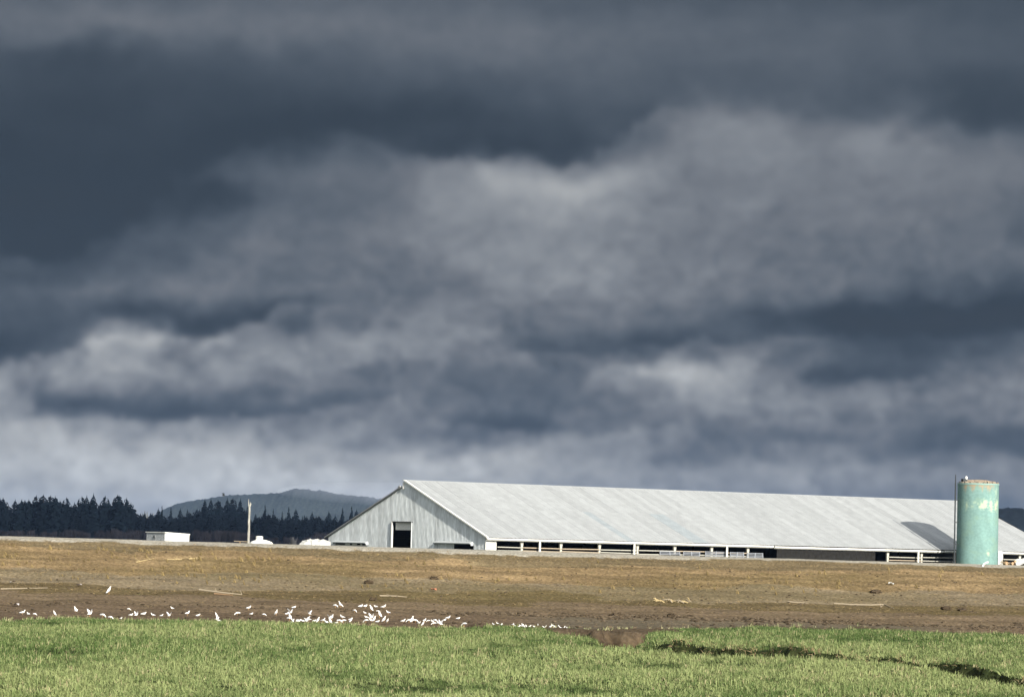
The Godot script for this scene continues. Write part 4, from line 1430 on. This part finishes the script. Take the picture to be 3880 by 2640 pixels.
	for j in 8:
		for i in 16:
			var x := -1.6 + i * 0.36
			grid.append(Vector3(x, 0.12 + 0.62 * smoothstep(-1.4, 1.2, x) - 0.10 * j + 0.07 * sin(i * 1.9 + j * 1.3) + 0.05 * sin(i * 0.7 - j * 2.1), -0.5 + j * 0.17 + 0.06 * sin(i * 1.3)))
	for j in 7:
		for i in 15:
			quad(st, grid[j * 16 + i], grid[(j + 1) * 16 + i], grid[(j + 1) * 16 + i + 1], grid[j * 16 + i + 1])
	obj("sheet", st, M.cover, o)


func make_materials() -> void:
	M.soil = tinted(mottle(material(Color(1, 1, 1), 0.95), 0.62, 0.02, Vector3(0.35, 0.35, 0.35), 5, 6.0))
	M.blade = tinted(material(Color(1, 1, 1), 0.9))
	M.blade.metallic_specular = 0.2
	M.blade.backlight_enabled = true
	M.blade.backlight = Color(0.35, 0.35, 0.3)
	M.clod = tinted(material(Color(1, 1, 1), 0.95))
	M.clod_plain = material(Color(0.07, 0.052, 0.034), 0.95)
	M.blue_sheet = mottle(material(Color(0.305, 0.335, 0.355), 0.7), 0.86, 0.01, Vector3(0.12, 0.35, 0.12), 47)
	M.white = mottle(material(Color(0.78, 0.77, 0.73), 0.6), 0.88, 0.02, Vector3(0.3, 0.3, 0.3), 8)
	M.wall_plain = material(Color(0.55, 0.58, 0.6), 0.7)
	M.hood = material(Color(0.45, 0.47, 0.48), 0.7)
	M.trim_grey = material(Color(0.24, 0.245, 0.25), 0.7)
	M.trim_dark = material(Color(0.045, 0.045, 0.045), 0.7)
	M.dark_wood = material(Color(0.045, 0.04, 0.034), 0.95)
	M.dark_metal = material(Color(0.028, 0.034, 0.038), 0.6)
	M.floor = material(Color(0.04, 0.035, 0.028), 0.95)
	M.post = material(Color(0.48, 0.46, 0.40), 0.9)
	M.pipe = material(Color(0.40, 0.385, 0.34), 0.8)
	M.rail_tan = material(Color(0.38, 0.31, 0.235), 0.9)
	M.gate = material(Color(0.25, 0.265, 0.30), 0.8)
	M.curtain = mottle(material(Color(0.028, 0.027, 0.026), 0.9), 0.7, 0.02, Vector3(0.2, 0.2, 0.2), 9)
	M.rust = mottle(material(Color(0.70, 0.57, 0.44), 0.95), 0.3, 0.03, Vector3(0.6, 0.6, 0.6), 12, 4.0)
	M.rim = material(Color(0.22, 0.34, 0.31), 0.9)
	M.needle_shaded = material(Color(0.004, 0.0075, 0.011), 0.9)  # far darker than living needles: cloud shade over the wood is in this colour
	M.needle_many_shaded = tinted(material(Color(0.0035, 0.006, 0.009), 0.9))  # the fill trees carry the same cloud shade in their colour
	M.bark = material(Color(0.03, 0.025, 0.022), 0.95)
	M.brush = tinted(material(Color(1, 1, 1), 0.95))
	M.pale_twig = material(Color(0.10, 0.105, 0.11), 0.9)
	M.brush_grey = material(Color(0.075, 0.075, 0.08), 0.9)
	M.hill = mottle(material(Color(0.062, 0.075, 0.072), 0.95), 0.5, 0.02, Vector3(0.01, 0.01, 0.01), 15)
	M.ridge = mottle(material(Color(0.016, 0.022, 0.027), 0.95), 0.5, 0.02, Vector3(0.01, 0.01, 0.01), 16)
	M.feather = material(Color(0.80, 0.79, 0.76), 0.8)
	M.wing = material(Color(0.62, 0.63, 0.66), 0.8)
	M.bill = material(Color(0.45, 0.25, 0.10), 0.7)
	M.driftwood = material(Color(0.29, 0.24, 0.175), 0.9)
	M.driftwood_dark = material(Color(0.24, 0.16, 0.095), 0.9)
	M.straw = material(Color(0.36, 0.28, 0.15), 0.9)
	M.orange = material(Color(0.48, 0.20, 0.12), 0.9)
	M.litter = material(Color(0.58, 0.52, 0.50), 0.8)
	M.shed_grey = mottle(material(Color(0.72, 0.74, 0.76), 0.7), 0.65, 0.02, Vector3(0.3, 0.3, 0.3), 18)
	M.pole_white = mottle(material(Color(0.48, 0.465, 0.42), 0.8), 0.6, 0.03, Vector3(0.5, 0.15, 0.5), 19)
	M.cover = mottle(material(Color(0.62, 0.61, 0.58), 0.7), 0.7, 0.02, Vector3(0.4, 0.4, 0.4), 21, 3.0)
	M.brushwood = material(Color(0.17, 0.125, 0.06), 0.95)
	M.broken = material(Color(0.42, 0.28, 0.17), 0.9)


func _ready() -> void:
	rng.seed = 20240
	var cam := Camera3D.new()
	cam.name = "camera"
	cam.position = Vector3(0, EYE, 0)
	cam.rotation_degrees = Vector3(3.301, 0, TILT)
	cam.rotation_order = EULER_ORDER_YXZ
	cam.fov = 11.597
	cam.near = 0.5
	cam.far = 30000.0
	add_child(cam)
	cam.current = true
	var env := Environment.new()
	env.background_mode = Environment.BG_SKY
	env.sky = Sky.new()
	env.sky.sky_material = make_sky()
	env.tonemap_mode = Environment.TONE_MAPPER_LINEAR
	env.tonemap_exposure = EXPOSURE
	env.fog_enabled = true
	env.fog_density = 0.00002
	env.fog_light_color = Color(0.64, 0.78, 1.0)
	env.volumetric_fog_enabled = true
	env.volumetric_fog_density = 0.0
	env.sdfgi_enabled = true
	env.ssao_enabled = true
	env.ssil_enabled = true
	var we := WorldEnvironment.new()
	we.name = "world_environment"
	we.environment = env
	add_child(we)
	var sun := DirectionalLight3D.new()
	sun.name = "sun"
	sun.light_energy = 1.25
	sun.light_color = Color(1.0, 0.975, 0.92)
	sun.light_angular_distance = 0.5
	sun.shadow_enabled = true
	sun.rotation_degrees = Vector3(-22.0, 27.0, 0)
	add_child(sun)

	noise(n_ground, 3, 0.12, 4)
	noise(n_streak, 31, 0.10, 4)
	make_materials()
	make_land()
	make_hill("far_hill", numbers("-900 20.0; -862 32.3; -813 55.0; -789 71.0; -759 84.0; -716 91.2; -673 99.7; -643 104.8; -606 106.9; -569 108.5; -532 111.3; -517 116.6; -496 122.6; -465 121.0; -434 119.9; -403 113.3; -366 110.5; -323 107.9; -292 103.2; -200 85.9; -76 49.1; 100 30.0"), 8000.0, 900.0, M.hill, 5.0)
	make_hill("lower_hill", numbers("-700 5.0; -560 30.0; -400 48.0; -300 62.0; -200 66.0; -60 50.0; 200 20.0"), 6800.0, 700.0, M.hill, 4.0)
	make_hill("wooded_ridge", numbers("300 5.0; 424 34.3; 464 50.1; 494 53.5; 526 53.0; 558 54.5; 639 47.8; 800 38.0; 1200 10.0"), 3500.0, 500.0, M.ridge, 3.0)
	for q in [[-250.0, 116.0, 560.0, 56.0, 0.0006], [-80.0, 96.0, 520.0, 90.0, 0.0004]]:
		var mist := FogVolume.new()
		mist.name = numbered("hill_mist")
		mist.shape = RenderingServer.FOG_VOLUME_SHAPE_ELLIPSOID
		mist.size = Vector3(q[2], q[3], 420.0)
		mist.position = Vector3(q[0], q[1], -7850.0)
		var air := FogMaterial.new()
		air.density = q[4]
		air.albedo = Color(0.90, 0.93, 1.0)
		mist.material = air
		mist.set_meta("kind", "stuff")
		add_child(mist)
	make_trees()
	make_barn()
	make_silo()
	make_yard()
	make_grass()
	make_birds()
	make_debris()
